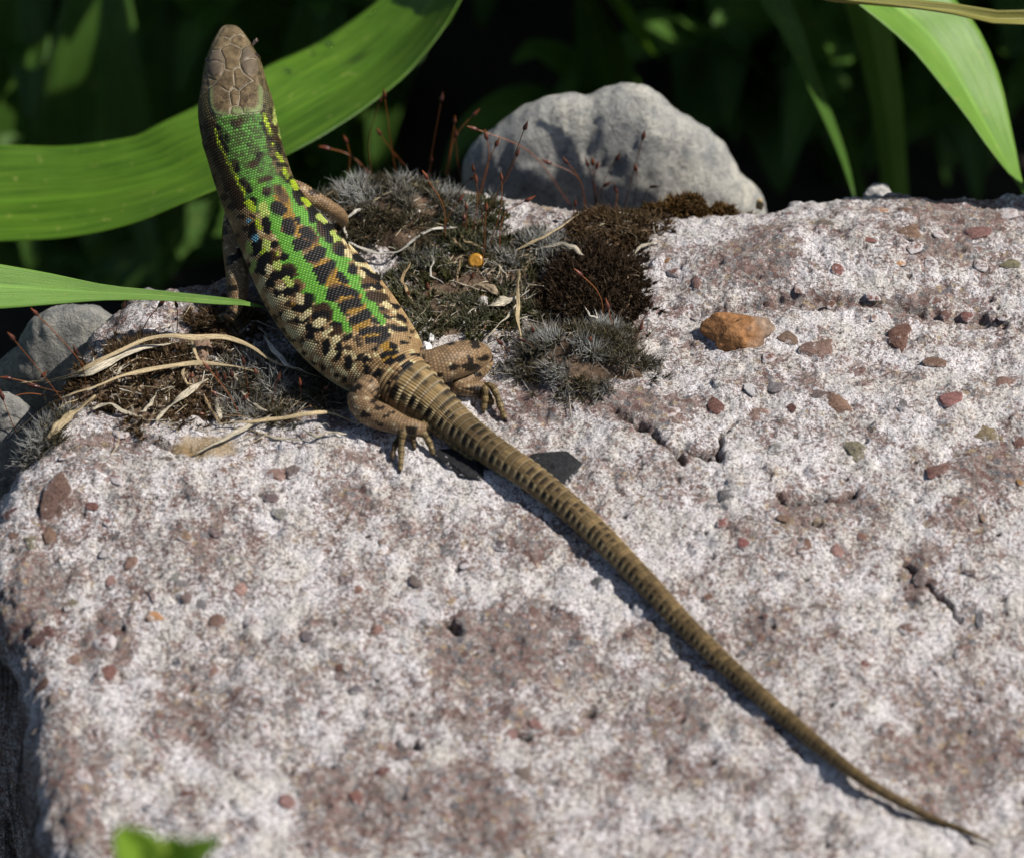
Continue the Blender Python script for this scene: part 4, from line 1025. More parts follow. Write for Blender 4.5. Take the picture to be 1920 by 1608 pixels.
    sl = (0.5 + 0.5 * smooth(0.4, 0.6, vnoise(hp[:, 0] * 0.16, hp[:, 1] * 0.16, 97)))[:, None]
    hc = hc * (1 - (sut[:, None] * 0.75 * sl)) + np.array([0.40, 0.34, 0.24]) * sut[:, None] * 0.75 * sl
    # cheeks and lips
    ck = np.tile(np.array([0.075, 0.055, 0.026]), (len(hp), 1)) * (0.5 + 1.1 * vnoise(hp[:, 0] * 0.28, hp[:, 1] * 0.16, 95))[:, None]
    lip = (np.sin(ang)[None] < 0.20) & np.ones((nh, 1), bool)
    lipc = np.array([0.38, 0.42, 0.14]) * (0.55 + 0.7 * vnoise(hp[:, 0] * 0.3, hp[:, 1] * 0.3, 96))[:, None]
    ck = np.where(lip.reshape(-1, 1), lipc, ck)
    fw = smooth(95, 60, hp[:, 1])[:, None]
    ck = ck * (1 - fw) + np.array([0.20, 0.15, 0.09]) * fw
    bodyish = (np.arange(nh * SEG) >= nc * SEG)
    hc = np.where(plate[:, None], hc, np.where(bodyish[:, None], col[:nh].reshape(-1, 3), ck))
    col[:nh] = hc.reshape(nh, SEG, 3)
    pd = np.where(plate, 0.018 * smooth(0.0, 4.0, sd2) - 0.006, -0.012 + 0.006 * vnoise(hp[:, 0] * 0.35, hp[:, 1] * 0.35, 99))
    for (cx_, cy_, rx_, ry_, hh_) in ((405, 122, 15, 24, 0.036), (466, 118, 14, 24, 0.036)):
        q = ((hp[:, 0] - cx_) / rx_) ** 2 + ((hp[:, 1] - cy_) / ry_) ** 2
        pd = pd + np.where(plate, hh_ * np.maximum(0, 1 - q) ** 0.7, 0)
    pd = np.where(bodyish & ~plate, disp[:nh].ravel() - 0.012, pd)
    disp[:nh] = pd.reshape(nh, SEG)
    nh = nc
    V = V + N * disp[..., None]
    nose = C[:1] - T[:1] * 0.012; tip = C[-1:] + T[-1:] * 0.03
    Vb = np.vstack([V.reshape(-1, 3), nose, tip])
    F = grid_faces(nt_, SEG, True)
    k0 = nt_ * SEG
    cap0 = np.stack([np.full(SEG, k0), (jj + 1) % SEG, jj], -1)
    L0 = (nt_ - 1) * SEG
    cap1 = np.stack([np.full(SEG, k0 + 1), L0 + jj, L0 + (jj + 1) % SEG], -1)
    Cb = np.vstack([col.reshape(-1, 3), col[:1, 0], col[-1:, 0]])
    Vs = [Vb]; Cs = [Cb]; Fq = [F]; Ft = [cap0, cap1]; off = len(Vb)

    def limb(pts, seed, spots=1.0, tint=(0.285, 0.185, 0.10), toe=False):
        nonlocal off
        P = []
        for q in pts:
            p = on_rock([q[0]], [q[1]], q[2])[0] if (len(q) < 5 or q[4] == 'r') else on_z(q[0], q[1], q[2])
            P.append([*p, q[3] * ((p - CAM) @ FWD) / FPX])
        P = np.array(P)
        L = np.linalg.norm(np.diff(P[:, :3], axis=0), axis=1).sum()
        rl = 0.05 if toe else 0.042
        nr = max(6, int(L / rl)) * 4
        q = catmull(P, nr)
        sc = 8 if toe else max(14, int(2 * math.pi * q[:, 3].max() / 0.052))
        segs = sc * 4
        v, f, n = tube_arrays(q[:, :3], np.maximum(q[:, 3] * ((0.82 + 0.10 * np.cos(np.linspace(0, 1, nr) * 22)) if toe else 1.0), 0.007), segs)
        i_ = np.arange(nr); j_ = np.arange(segs)
        rr = i_ // 4; sh = np.where(rr % 2, 2, 0)
        jc_ = ((j_[None] + sh[:, None]) // 4) % sc
        fi = np.abs((i_ % 4 + .5) / 4 - .5) * 2; fj_ = np.abs((((j_[None] + sh[:, None]) % 4) + .5) / 4 - .5) * 2
        e_ = np.maximum(fi[:, None], fj_)
        dome_ = 1 - e_ ** 2
        rv = _hash(rr[:, None] + 0.0 * jc_, jc_ * 1.0, seed)
        vv = v.reshape(nr, segs, 3)
        rowc = vv[np.minimum(rr * 4 + 2, nr - 1)]
        w_, c_ = worley(rowc[..., 0] * 7.5 + seed, (rowc[..., 1] + rowc[..., 2]) * 7.5, seed)
        wob = fbm(rowc[..., 0] * 9, rowc[..., 1] * 9, seed, 2) * 0.35
        c = np.array(tint)[None, None] * (0.7 + 0.55 * rv)[..., None]
        mk = smooth(0.10, 0.17, fbm(rowc[..., 0] * 5.5 + seed, (rowc[..., 1] * 1.0 + rowc[..., 2] * 1.2) * 5.5, seed + 2, 3))[..., None] * spots * 0.95
        mc = np.where(c_ < 0.28, 1 - smooth(0.14, 0.26, w_ + wob), 0)[..., None] * spots
        c = c * (1 - mk) + np.array(LZ_COL['K']) * mk
        c = c * (1 - mc) + np.array([0.5, 0.40, 0.25]) * mc
        if toe:
            c = c * (0.55 + 0.45 * (np.sin(i_ * 0.75) > -0.3))[:, None, None]
            claw = smooth(nr * 0.90, nr * 0.95, i_)[:, None, None]
            c = c * (1 - claw) + np.array([0.03, 0.02, 0.015]) * claw
        under = smooth(-0.2, -0.8, n.reshape(nr, segs, 3)[..., 2])[..., None]
        c = c * (1 - under) + np.array([0.36, 0.27, 0.16]) * under
        c = c * (1 - 0.78 * smooth(0.5, 0.92, e_)[..., None])
        v = v + n * (0.012 * dome_ * (0.5 if toe else 1.0)).reshape(-1, 1)
        ends = np.vstack([q[0, :3] - (q[1, :3] - q[0, :3]) * 1.2, q[-1, :3] + (q[-1, :3] - q[-2, :3]) * 1.2])
        Vs.append(np.vstack([v, ends])); Cs.append(np.vstack([c.reshape(-1, 3), c[0, :1], c[-1, :1]])); Fq.append(f + off)
        kk = off + nr * segs
        Ft.append(np.stack([np.full(segs, kk), off + (j_ + 1) % segs, off + j_], -1))
        L1 = off + (nr - 1) * segs
        Ft.append(np.stack([np.full(segs, kk + 1), L1 + j_, L1 + (j_ + 1) % segs], -1))
        off += nr * segs + 2

    # hind leg on the lit side of the tail's shadow: thigh, shank, foot, toes
    limb([(742, 700, 0.40, 30, 'r'), (712, 716, 0.48, 27, 'r'), (688, 732, 0.50, 26, 'r'), (676, 750, 0.40, 24, 'r'), (690, 770, 0.32, 25, 'r'), (722, 784, 0.28, 23, 'r'), (756, 797, 0.28, 17, 'r'), (778, 802, 0.26, 14, 'r'), (792, 806, 0.20, 13, 'r')], 3)
    tt = (0.23, 0.165, 0.075)
    limb([(770, 796, 0.26, 9), (757, 808, 0.30, 7.5), (753, 830, 0.20, 7), (752, 856, 0.09, 6.5), (751, 874, 0.05, 5), (750, 886, 0.03, 2)], 5, 0.3, tt, True)
    limb([(784, 800, 0.24, 9), (794, 812, 0.22, 7.5), (804, 828, 0.14, 7), (810, 843, 0.08, 6), (813, 854, 0.04, 2.5)], 6, 0.3, tt, True)
    limb([(766, 800, 0.22, 8), (745, 826, 0.12, 6.5), (737, 848, 0.07, 5.5), (735, 862, 0.04, 2)], 7, 0.3, (0.13, 0.085, 0.045), True)
    limb([(790, 796, 0.20, 10), (812, 803, 0.16, 8.5), (836, 822, 0.12, 8), (858, 840, 0.09, 7.5), (880, 856, 0.07, 6), (893, 866, 0.04, 2.5)], 8, 0.3, (0.26, 0.19, 0.085), True)
    limb([(776, 806, 0.2, 8), (775, 826, 0.09, 6), (778, 842, 0.05, 2)], 9, 0.3, (0.15, 0.10, 0.05), True)
    # hind leg towards the orange pebble
    limb([(770, 690, 0.40, 32, 'r'), (812, 688, 0.46, 33, 'r'), (852, 676, 0.52, 33, 'r'), (884, 668, 0.50, 29, 'r'), (900, 668, 0.42, 22, 'r'), (904, 682, 0.30, 19, 'r'), (884, 706, 0.18, 15, 'r'), (860, 724, 0.16, 14, 'r'), (884, 729, 0.17, 13, 'r'), (906, 727, 0.18, 11, 'r')], 13)
    limb([(902, 724, 0.18, 8.5), (909, 730, 0.24, 7.5), (909, 750, 0.14, 7), (907, 766, 0.06, 5.5), (906, 774, 0.03, 2.5)], 15, 0.3, tt, True)
    limb([(908, 724, 0.18, 8.5), (921, 724, 0.26, 7.5), (932, 742, 0.20, 7), (939, 764, 0.10, 6.5), (945, 780, 0.06, 6), (950, 790, 0.03, 2.5)], 16, 0.3, tt, True)
    limb([(906, 726, 0.16, 8), (917, 744, 0.10, 6.5), (922, 752, 0.06, 5.5), (925, 758, 0.03, 2)], 17, 0.3, tt, True)
    # forelegs
    limb([(530, 352, 1.15, 20, 'z'), (562, 362, 1.10, 19, 'z'), (590, 374, 1.00, 14, 'z'), (615, 388, 0.86, 12.5, 'z'), (634, 400, 0.66, 11.5, 'z'), (642, 410, 0.46, 10, 'z'), (644, 420, 0.28, 8, 'z'), (650, 432, 0.14, 6, 'z')], 23, 0.9, (0.29, 0.185, 0.10))
    limb([(464, 372, 1.05, 24, 'z'), (446, 402, 0.95, 23, 'z'), (440, 440, 0.80, 23, 'z'), (443, 480, 0.62, 23, 'z'), (446, 520, 0.50, 21, 'z'), (446, 550, 0.42, 18, 'z'), (440, 578, 0.32, 13, 'z'), (428, 598, 0.24, 10, 'z')], 24, 1.0, (0.25, 0.165, 0.085))
    for k, (ex, ey) in enumerate(((390, 606), (402, 618), (424, 624), (446, 618))):
        limb([(430, 594, 0.20, 8), ((430 + ex) / 2, (594 + ey) / 2 - 4, 0.18, 6), (ex, ey, 0.06, 4.5), (ex + (ex - 430) * .15, ey + (ey - 594) * .2, 0.03, 1.8)], 30 + k, 0.3, (0.20, 0.14, 0.07), True)
    Vall = np.vstack(Vs); Call = np.vstack(Cs)
    base = on_rock([680], [640])[0]
    root = link("lizard", None, loc=base, label="green wall lizard with black leopard spots and long brown tail basking on the boulder", category="lizard")
    me = make_mesh("body", local(Vall, base), Fq + Ft, colors=np.clip(Call, 0.002, 1), mats=[M_SKIN])
    link("body", me, root)
    # eyes: low on either side of the brow shields
    m_eye, nt, b = new_mat("lizard_eye")
    b.inputs["Base Color"].default_value = (0.02, 0.012, 0.006, 1); b.inputs["Roughness"].default_value = 0.08
    Vv, Ff = lump_mesh("eye", 1, 3, 0.0)
    for (ii_, ja) in ((int(nh * 0.52), 158), (int(nh * 0.52), 22)):
        jx = int(ja / 360 * SEG)
        p = V[ii_, jx] - N[ii_, jx] * 0.085
        e = make_mesh("eye", Vv / np.linalg.norm(Vv, axis=1, keepdims=True) * 0.105, Ff, mats=[m_eye])
        link("eye", e, root, loc=p - base)
    # a small pinkish nub on the snout
    ii_, jx = int(nh * 0.36), int(28 / 360 * SEG)
    p = V[ii_, jx]
    q = np.array([[0, 0, -0.01], [0.035, 0, 0.03], [0.06, 0.01, 0.075], [0.10, 0.0, 0.10]]) 
    v, f, n = tube_arrays(catmull(q, 12), np.linspace(0.014, 0.03, 12) * (0.7 + 0.5 * RNG.random(12)), 8)
    me = make_mesh("snout_nub", v, f, colors=np.tile([0.42, 0.30, 0.24], (len(v), 1)), mats=[M_SKIN])
    link("snout_nub", me, root, loc=p - base)
build_lizard()

# ================================================================ MOSS ON THE BOULDER
MOSS_KIND = {  # base colour, mid colour, tip colour, blade length, width, spread
    'hoary': ((0.022, 0.017, 0.008), (0.070, 0.056, 0.024), (0.66, 0.66, 0.63), 0.165, 0.0075, 1.15),
    'olive': ((0.020, 0.018, 0.008), (0.060, 0.060, 0.018), (0.30, 0.29, 0.22), 0.13, 0.012, 0.8),
    'brown': ((0.025, 0.015, 0.008), (0.085, 0.050, 0.022), (0.20, 0.14, 0.075), 0.12, 0.012, 0.9),
    'dark': ((0.012, 0.008, 0.005), (0.035, 0.021, 0.010), (0.075, 0.045, 0.022), 0.10, 0.016, 0.7),
    'golden': ((0.025, 0.015, 0.006), (0.10, 0.055, 0.016), (0.22, 0.125, 0.035), 0.10, 0.014, 0.7),
}
MOSS_TOP = []     # centre, radii, height: used to seat things on the moss

def moss_lift(x, y):
    z = np.zeros(np.shape(x))
    for c, rx, ry, h, sd in MOSS_TOP:
        q = ((x - c[0]) / rx) ** 2 + ((y - c[1]) / ry) ** 2
        z = np.maximum(z, h * np.maximum(0, 1 - q) ** 0.8)
    return z

def moss_cushion(px, py, ex, ey, h, kind, n_shoot, seed, label, patch=None):
    rng = np.random.default_rng(seed)
    c = on_rock([px], [py])[0]
    f = 61.0 / np.linalg.norm(c - CAM)
    rx, ry = ex / (125 * f), ey / (84 * f)
    base_c, mid_c, tip_c, bl, bw, spread = MOSS_KIND[kind]
    root = link("moss_cushion", None, loc=c, label=label, category="moss")
    # mound of litter and old moss
    a = np.linspace(0, 2 * np.pi, 72, endpoint=False); rr = np.linspace(0, 1, 26)
    R, A = np.meshgrid(rr, a, indexing='ij')
    k = 1 + 0.95 * fbm(np.cos(A) * 1.9 + seed, np.sin(A) * 1.9, seed, 4)
    X = c[0] + rx * R * np.cos(A) * k; Y = c[1] + ry * R * np.sin(A) * k
    Z = H(X, Y) + h * np.maximum(0, 1 - R ** 2) ** 1.0 - 0.03 * R + fbm(X * 5, Y * 5, seed + 1, 4) * 0.16 * (1 - R ** 4) - 0.06 * R ** 6
    V = np.stack([X, Y, Z], -1).reshape(-1, 3)
    nz = vnoise(X * 6, Y * 6, seed).reshape(-1, 1)
    lit = np.array([0.105, 0.072, 0.048]) if kind in ('hoary', 'olive', 'brown') else np.array([0.035, 0.021, 0.012])
    col = lit[None] * (0.5 + nz)
    link("mound", make_mesh("mound", local(V, c), grid_faces(26, 72, True), colors=col, mats=[M_LITTER]), root)
    MOSS_TOP.append((c, rx, ry, h, seed))
    # shoots: small rosettes of pointed leaves
    n_shoot = int(n_shoot * 1.5)
    th = rng.uniform(0, 2 * np.pi, n_shoot); r = np.sqrt(rng.uniform(0, 1, n_shoot)) * (1 + 0.35 * rng.uniform(0, 1, n_shoot) ** 3)
    kk = 1 + 0.95 * fbm(np.cos(th) * 1.9 + seed, np.sin(th) * 1.9, seed, 4)
    sx = c[0] + rx * r * np.cos(th) * kk; sy = c[1] + ry * r * np.sin(th) * kk
    keep = vnoise(sx * 3.5 + seed, sy * 3.5, seed + 8) > (0.30 if kind != 'dark' else 0.12)
    sx, sy, r, th = sx[keep], sy[keep], r[keep], th[keep]
    sz = H(sx, sy) + h * np.maximum(0, 1 - r ** 2) ** 0.8 - 0.02 + fbm(sx * 5, sy * 5, seed + 1, 4) * 0.10
    out = np.stack([np.cos(th) * r * 0.8, np.sin(th) * r * 0.8, np.ones_like(r)], -1)
    out = unit(out + rng.normal(0, 0.22, out.shape))
    hoar = np.clip(vnoise(sx * 2.8 + 9, sy * 2.8, seed + 4) * 2.5 - 0.65, 0.08, 1.25)
    tone = rng.uniform(0.6, 1.4, len(sx))
    LPS = 13
    n = len(sx) * LPS
    B = np.repeat(np.stack([sx, sy, sz], -1), LPS, 0); O = np.repeat(out, LPS, 0)
    rnd = unit(rng.normal(0, 1, (n, 3)))
    tang = unit(np.cross(O, rnd))
    u = rng.uniform(0, 1, n)[:, None]
    D = unit(O * (1.15 - 0.55 * u) + tang * spread * (0.35 + 0.8 * u))
    Ln = bl * rng.uniform(0.55, 1.25, n)[:, None]
    hair = (np.repeat(hoar, LPS)[:, None] * (1.0 if kind == 'hoary' else 0.5))
    B = B + O * (1 - u) * bl * 0.5
    S1 = unit(np.cross(D, rng.normal(0, 1, (n, 3))))
    w = bw * rng.uniform(0.7, 1.4, n)[:, None]
    curl = rng.normal(0, 0.34, (n, 3)) * Ln
    p0a = B - S1 * w * 0.7; p0b = B + S1 * w * 0.7
    M1 = B + D * Ln * 0.45
    p1a = M1 - S1 * w; p1b = M1 + S1 * w
    M2 = B + D * Ln * (0.72) + curl * 0.3
    p2a = M2 - S1 * w * 0.45; p2b = M2 + S1 * w * 0.45
    tip = B + D * Ln * (0.85 + 0.55 * np.clip(hair, 0, 1)) + curl
    V = np.stack([p0a, p0b, p1a, p1b, p2a, p2b, tip], 1).reshape(-1, 3)
    i0 = np.arange(n)[:, None] * 7
    quads = np.vstack([i0 + np.array([[0, 1, 3, 2]]), i0 + np.array([[2, 3, 5, 4]])])
    tris = i0 + np.array([[4, 5, 6]])
    tn = np.repeat(tone, LPS)[:, None]
    gr = rng.uniform(0.6, 1.4, (n, 1))
    cb = np.array(base_c)[None] * tn; cm = np.array(mid_c)[None] * tn * gr
    ct = np.array(mid_c)[None] * (1 - np.clip(hair, 0, 1)) + np.array(tip_c)[None] * np.clip(hair, 0, 1) * rng.uniform(0.5, 1.2, (n, 1))
    C = np.stack([cb, cb, cm, cm, cm * 0.45 + ct * 0.55, cm * 0.45 + ct * 0.55, ct], 1).reshape(-1, 3)
    me = make_mesh("shoots", local(V, c), [quads, tris], colors=np.clip(C, 0.003, 0.9), smooth_shade=False, mats=[M_MOSS])
    link("shoots", me, root, kind="stuff")
    return root, c

MOSS = {}
for key, args in {
    'ridge': (715, 405, 150, 78, 0.34, 'hoary', 620, 101, "hoary green moss cushion on the ridge beside the lizard's shoulder"),
    'silver': (1090, 672, 128, 66, 0.36, 'hoary', 620, 102, "silver haired moss cushion between the dark moss and the orange pebble"),
    'flank': (545, 735, 135, 62, 0.14, 'hoary', 420, 103, "silvery moss strewn with red capsules by the lizard's hind leg"),
    'straw': (290, 715, 165, 80, 0.14, 'brown', 520, 104, "brown moss mat under the long bleached grass blades"),
    'dark': (1110, 545, 112, 84, 0.30, 'dark', 760, 105, "nearly black brown moss cushion beside the broken straw"),
    'golden': (1285, 398, 112, 26, 0.36, 'golden', 520, 106, "golden brown moss cushion at the foot of the grey rock"),
    'centre': (862, 560, 150, 118, 0.12, 'olive', 620, 107, "thin olive moss full of litter around the amber disc"),
    'stalk': (1140, 432, 100, 50, 0.14, 'brown', 330, 108, "brown moss tuft below the thickest bunch of red stalks"),
    'pale': (985, 485, 85, 40, 0.08, 'hoary', 230, 109, "small pale moss patch below the bare white ridge"),
    'shade': (425, 612, 70, 34, 0.10, 'brown', 200, 110, "shaded brown moss under the green grass blade's tip"),
    'gap': (60, 835, 75, 40, 0.12, 'hoary', 160, 111, "dusky moss tuft at the boulder's broken edge over the gap"),
    'capsule': (870, 420, 70, 46, 0.08, 'olive', 190, 112, "low olive moss around the tall red stalks by the bare ridge"),
}.items():
    MOSS[key] = moss_cushion(*args)

def seat(px, py, lift=0.0):
    """on the boulder or the moss that covers it"""
    p = on_rock([px], [py], lift)[0]
    for _ in range(3):
        e = float(moss_lift(p[0], p[1])) * 0.75
        p = on_rock([px], [py], lift + e)[0]
    return p

# ---- spore stalks: thin red setae with a capsule each
def sporophyte(moss, pts, seed, scale=1.0):
    rng = np.random.default_rng(seed)
    root, c = moss
    b = seat(*pts[0], -0.04)
    P = [b]
    tip_px = pts[-1]
    # stands in the plane through its foot, upright, leaning a little to or from the viewer
    lean = rng.uniform(-0.25, 0.25)
    for q in pts[1:]:
        p = on_y(q[0], q[1], b[1])
        h = p[2] - b[2]
        p = on_y(q[0], q[1], b[1] + lean * max(h, 0) )
        P.append(p)
    C = catmull(np.array(P), 22)
    ln = np.linalg.norm(np.diff(C, axis=0), axis=1).sum()
    C = C + np.cumsum(rng.normal(0, 0.0025, C.shape), 0) * np.linspace(0, 1, 22)[:, None]
    cap_l = min(0.20, 0.36 * ln) * scale
    s = np.concatenate([[0], np.cumsum(np.linalg.norm(np.diff(C, axis=0), axis=1))])
    cut = s[-1] - cap_l
    ts = np.linspace(0, cut, 18)
    st = np.stack([np.interp(ts, s, C[:, k]) for k in range(3)], -1)
    v, f, n = tube_arrays(st, np.linspace(0.0085, 0.0065, 18), 6, upv=(0.1, 1, 0.2))
    red = rng.uniform(0, 1)
    cA = np.array([0.15, 0.045, 0.018]) * (0.35 + 0.9 * red); cB = np.array([0.30, 0.10, 0.025]) * (0.25 + 0.9 * red)
    tt = np.linspace(0, 1, 18)[:, None, None]
    col = (cA * (1 - tt) + cB * tt) * np.ones((18, 6, 1))
    seta = link("seta", make_mesh("seta", local(v, c), f, colors=col.reshape(-1, 3), mats=[M_SETA]), root)
    tc = np.linspace(cut - 0.01, s[-1], 14)
    cc = np.stack([np.interp(tc, s, C[:, k]) for k in range(3)], -1)
    prof = np.array([0.006, 0.012, 0.019, 0.024, 0.026, 0.026, 0.024, 0.021, 0.017, 0.013, 0.010, 0.008, 0.005, 0.002]) * rng.uniform(0.9, 1.25) * (0.8 + 0.4 * scale)
    v, f, n = tube_arrays(cc, prof, 10, upv=(0.1, 1, 0.2))
    k1 = np.array([0.055, 0.016, 0.014]) * (0.5 + 1.0 * red); k2 = np.array([0.30, 0.085, 0.022]) * (0.25 + 0.8 * red)
    tt = np.linspace(0, 1, 14)[:, None, None] ** 2
    col = (k1 * (1 - tt) + k2 * tt) * np.ones((14, 10, 1))
    link("capsule", make_mesh("capsule", local(v, c), f, colors=col.reshape(-1, 3), mats=[M_SETA]), seta)

def z4(*p): return [(580 + a / 2.871, 160 + b / 2.871) for a, b in p]
def z5(*p): return [(a / 2.743, 460 + b / 2.743) for a, b in p]
SPORES = [
    ('ridge', z4((210, 490), (215, 370), (183, 258))), ('ridge', z4((330, 480), (215, 375), (52, 322))), ('ridge', z4((335, 480), (320, 300), (390, 50))), ('ridge', z4((465, 470), (430, 250), (400, 15))), ('ridge', z4((510, 430), (420, 320), (360, 228))),
    ('ridge', z4((640, 480), (680, 250), (722, 35))), ('ridge', z4((640, 520), (650, 450), (655, 370))), ('ridge', z4((735, 480), (765, 300), (780, 162))), ('ridge', z4((745, 500), (780, 280), (912, 128))), ('capsule', z4((815, 510), (795, 380), (790, 236))),
    ('capsule', z4((900, 640), (960, 420), (1020, 278))), ('capsule', z4((910, 640), (965, 390), (942, 235))), ('stalk', z4((1400, 640), (1180, 350), (850, 213))), ('capsule', z4((930, 760), (1060, 490), (1184, 192))), ('capsule', z4((920, 720), (1080, 470), (1142, 335))),
    ('stalk', z4((1490, 680), (1440, 490), (1240, 398))), ('stalk', z4((1500, 690), (1450, 500), (1358, 383))), ('stalk', z4((1540, 640), (1520, 500), (1485, 388))), ('stalk', z4((1545, 640), (1530, 480), (1520, 385))), ('stalk', z4((1548, 640), (1535, 500), (1560, 405))), ('stalk', z4((1560, 640), (1600, 480), (1675, 362))),
    ('golden', z4((1690, 680), (1750, 450), (1810, 236))), ('golden', z4((1745, 650), (1765, 500), (1755, 415))), ('stalk', z4((1540, 670), (1570, 560), (1632, 518))), ('golden', z4((1790, 640), (1830, 555), (1900, 545))), ('golden', z4((1640, 690), (1655, 600), (1640, 530))),
    ('pale', z4((950, 930), (930, 700), (875, 415))), ('centre', z4((730, 850), (722, 650), (612, 460))), ('pale', z4((1020, 920), (1050, 700), (1222, 590))), ('pale', z4((960, 900), (1030, 650), (1030, 470))), ('capsule', z4((870, 800), (905, 650), (900, 470))), ('capsule', z4((720, 830), (740, 720), (832, 580))), ('capsule', z4((760, 660), (830, 540), (905, 475))),
    ('dark', z4((1585, 1290), (1560, 1120), (1430, 985))), ('silver', z4((1700, 1450), (1780, 1300), (1858, 1160))), ('silver', z4((1640, 1380), (1625, 1260), (1600, 1150))), ('silver', z4((1720, 1420), (1760, 1360), (1800, 1280))), ('silver', z4((1170, 1400), (1200, 1360), (1200, 1300))), ('silver', z4((1500, 1440), (1510, 1400), (1500, 1340))), ('silver', z4((1240, 1440), (1200, 1400), (1115, 1350))),
    ('pale', z4((930, 1000), (945, 800), (955, 640))), ('capsule', z4((835, 830), (845, 720), (838, 615))), ('capsule', z4((800, 800), (830, 760), (835, 690))), ('stalk', z4((1420, 740), (1425, 680), (1435, 610))), ('centre', z4((840, 1100), (860, 1060), (895, 1010))), ('centre', z4((500, 1160), (520, 1140), (545, 1110))), ('centre', z4((620, 1180), (640, 1120), (632, 1060))), ('silver', z4((1100, 1460), (1060, 1420), (1000, 1360))),
    ('straw', z5((360, 850), (200, 640), (42, 448))), ('straw', z5((480, 680), (330, 500), (155, 322))), ('shade', z5((570, 640), (600, 420), (642, 282))), ('shade', z5((700, 500), (770, 370), (855, 272))), ('shade', z5((910, 450), (915, 350), (905, 280))), ('straw', z5((450, 800), (430, 650), (378, 515))), ('gap', z5((100, 1000), (30, 830), (-5, 735))), ('straw', z5((240, 740), (120, 695), (0, 672))), ('straw', z5((320, 790), (150, 760), (0, 795))), ('straw', z5((390, 770), (330, 760), (140, 715))),
    ('flank', z5((1240, 900), (1190, 790), (1035, 595))), ('flank', z5((1165, 780), (1160, 720), (1160, 650))), ('flank', z5((1280, 790), (1270, 700), (1250, 568))), ('flank', z5((1390, 870), (1410, 760), (1440, 645))), ('flank', z5((1555, 810), (1550, 760), (1540, 675))), ('flank', z5((1640, 780), (1660, 750), (1690, 725))), ('flank', z5((1700, 790), (1715, 770), (1725, 735))), ('flank', z5((1320, 720), (1320, 680), (1310, 630))), ('flank', z5((1150, 830), (1120, 780), (1090, 740))), ('flank', z5((1100, 770), (1120, 720), (1110, 640))), ('flank', z5((1000, 720), (990, 690), (985, 645))), ('flank', z5((1210, 760), (1200, 700), (1195, 640))), ('flank', z5((1215, 860), (1225, 830), (1290, 760))), ('flank', z5((1790, 760), (1790, 720), (1785, 670))),
    ('flank', z5((1820, 800), (1900, 740), (1990, 655))), ('straw', z5((330, 920), (340, 905), (350, 880))), ('straw', z5((400, 740), (380, 730), (365, 718))), ('flank', z5((960, 880), (1000, 872), (1060, 865))), ('straw', z5((160, 740), (200, 690), (240, 650))),
]
for i, (k, pts) in enumerate(SPORES):
    sporophyte(MOSS[k], pts, 500 + i)

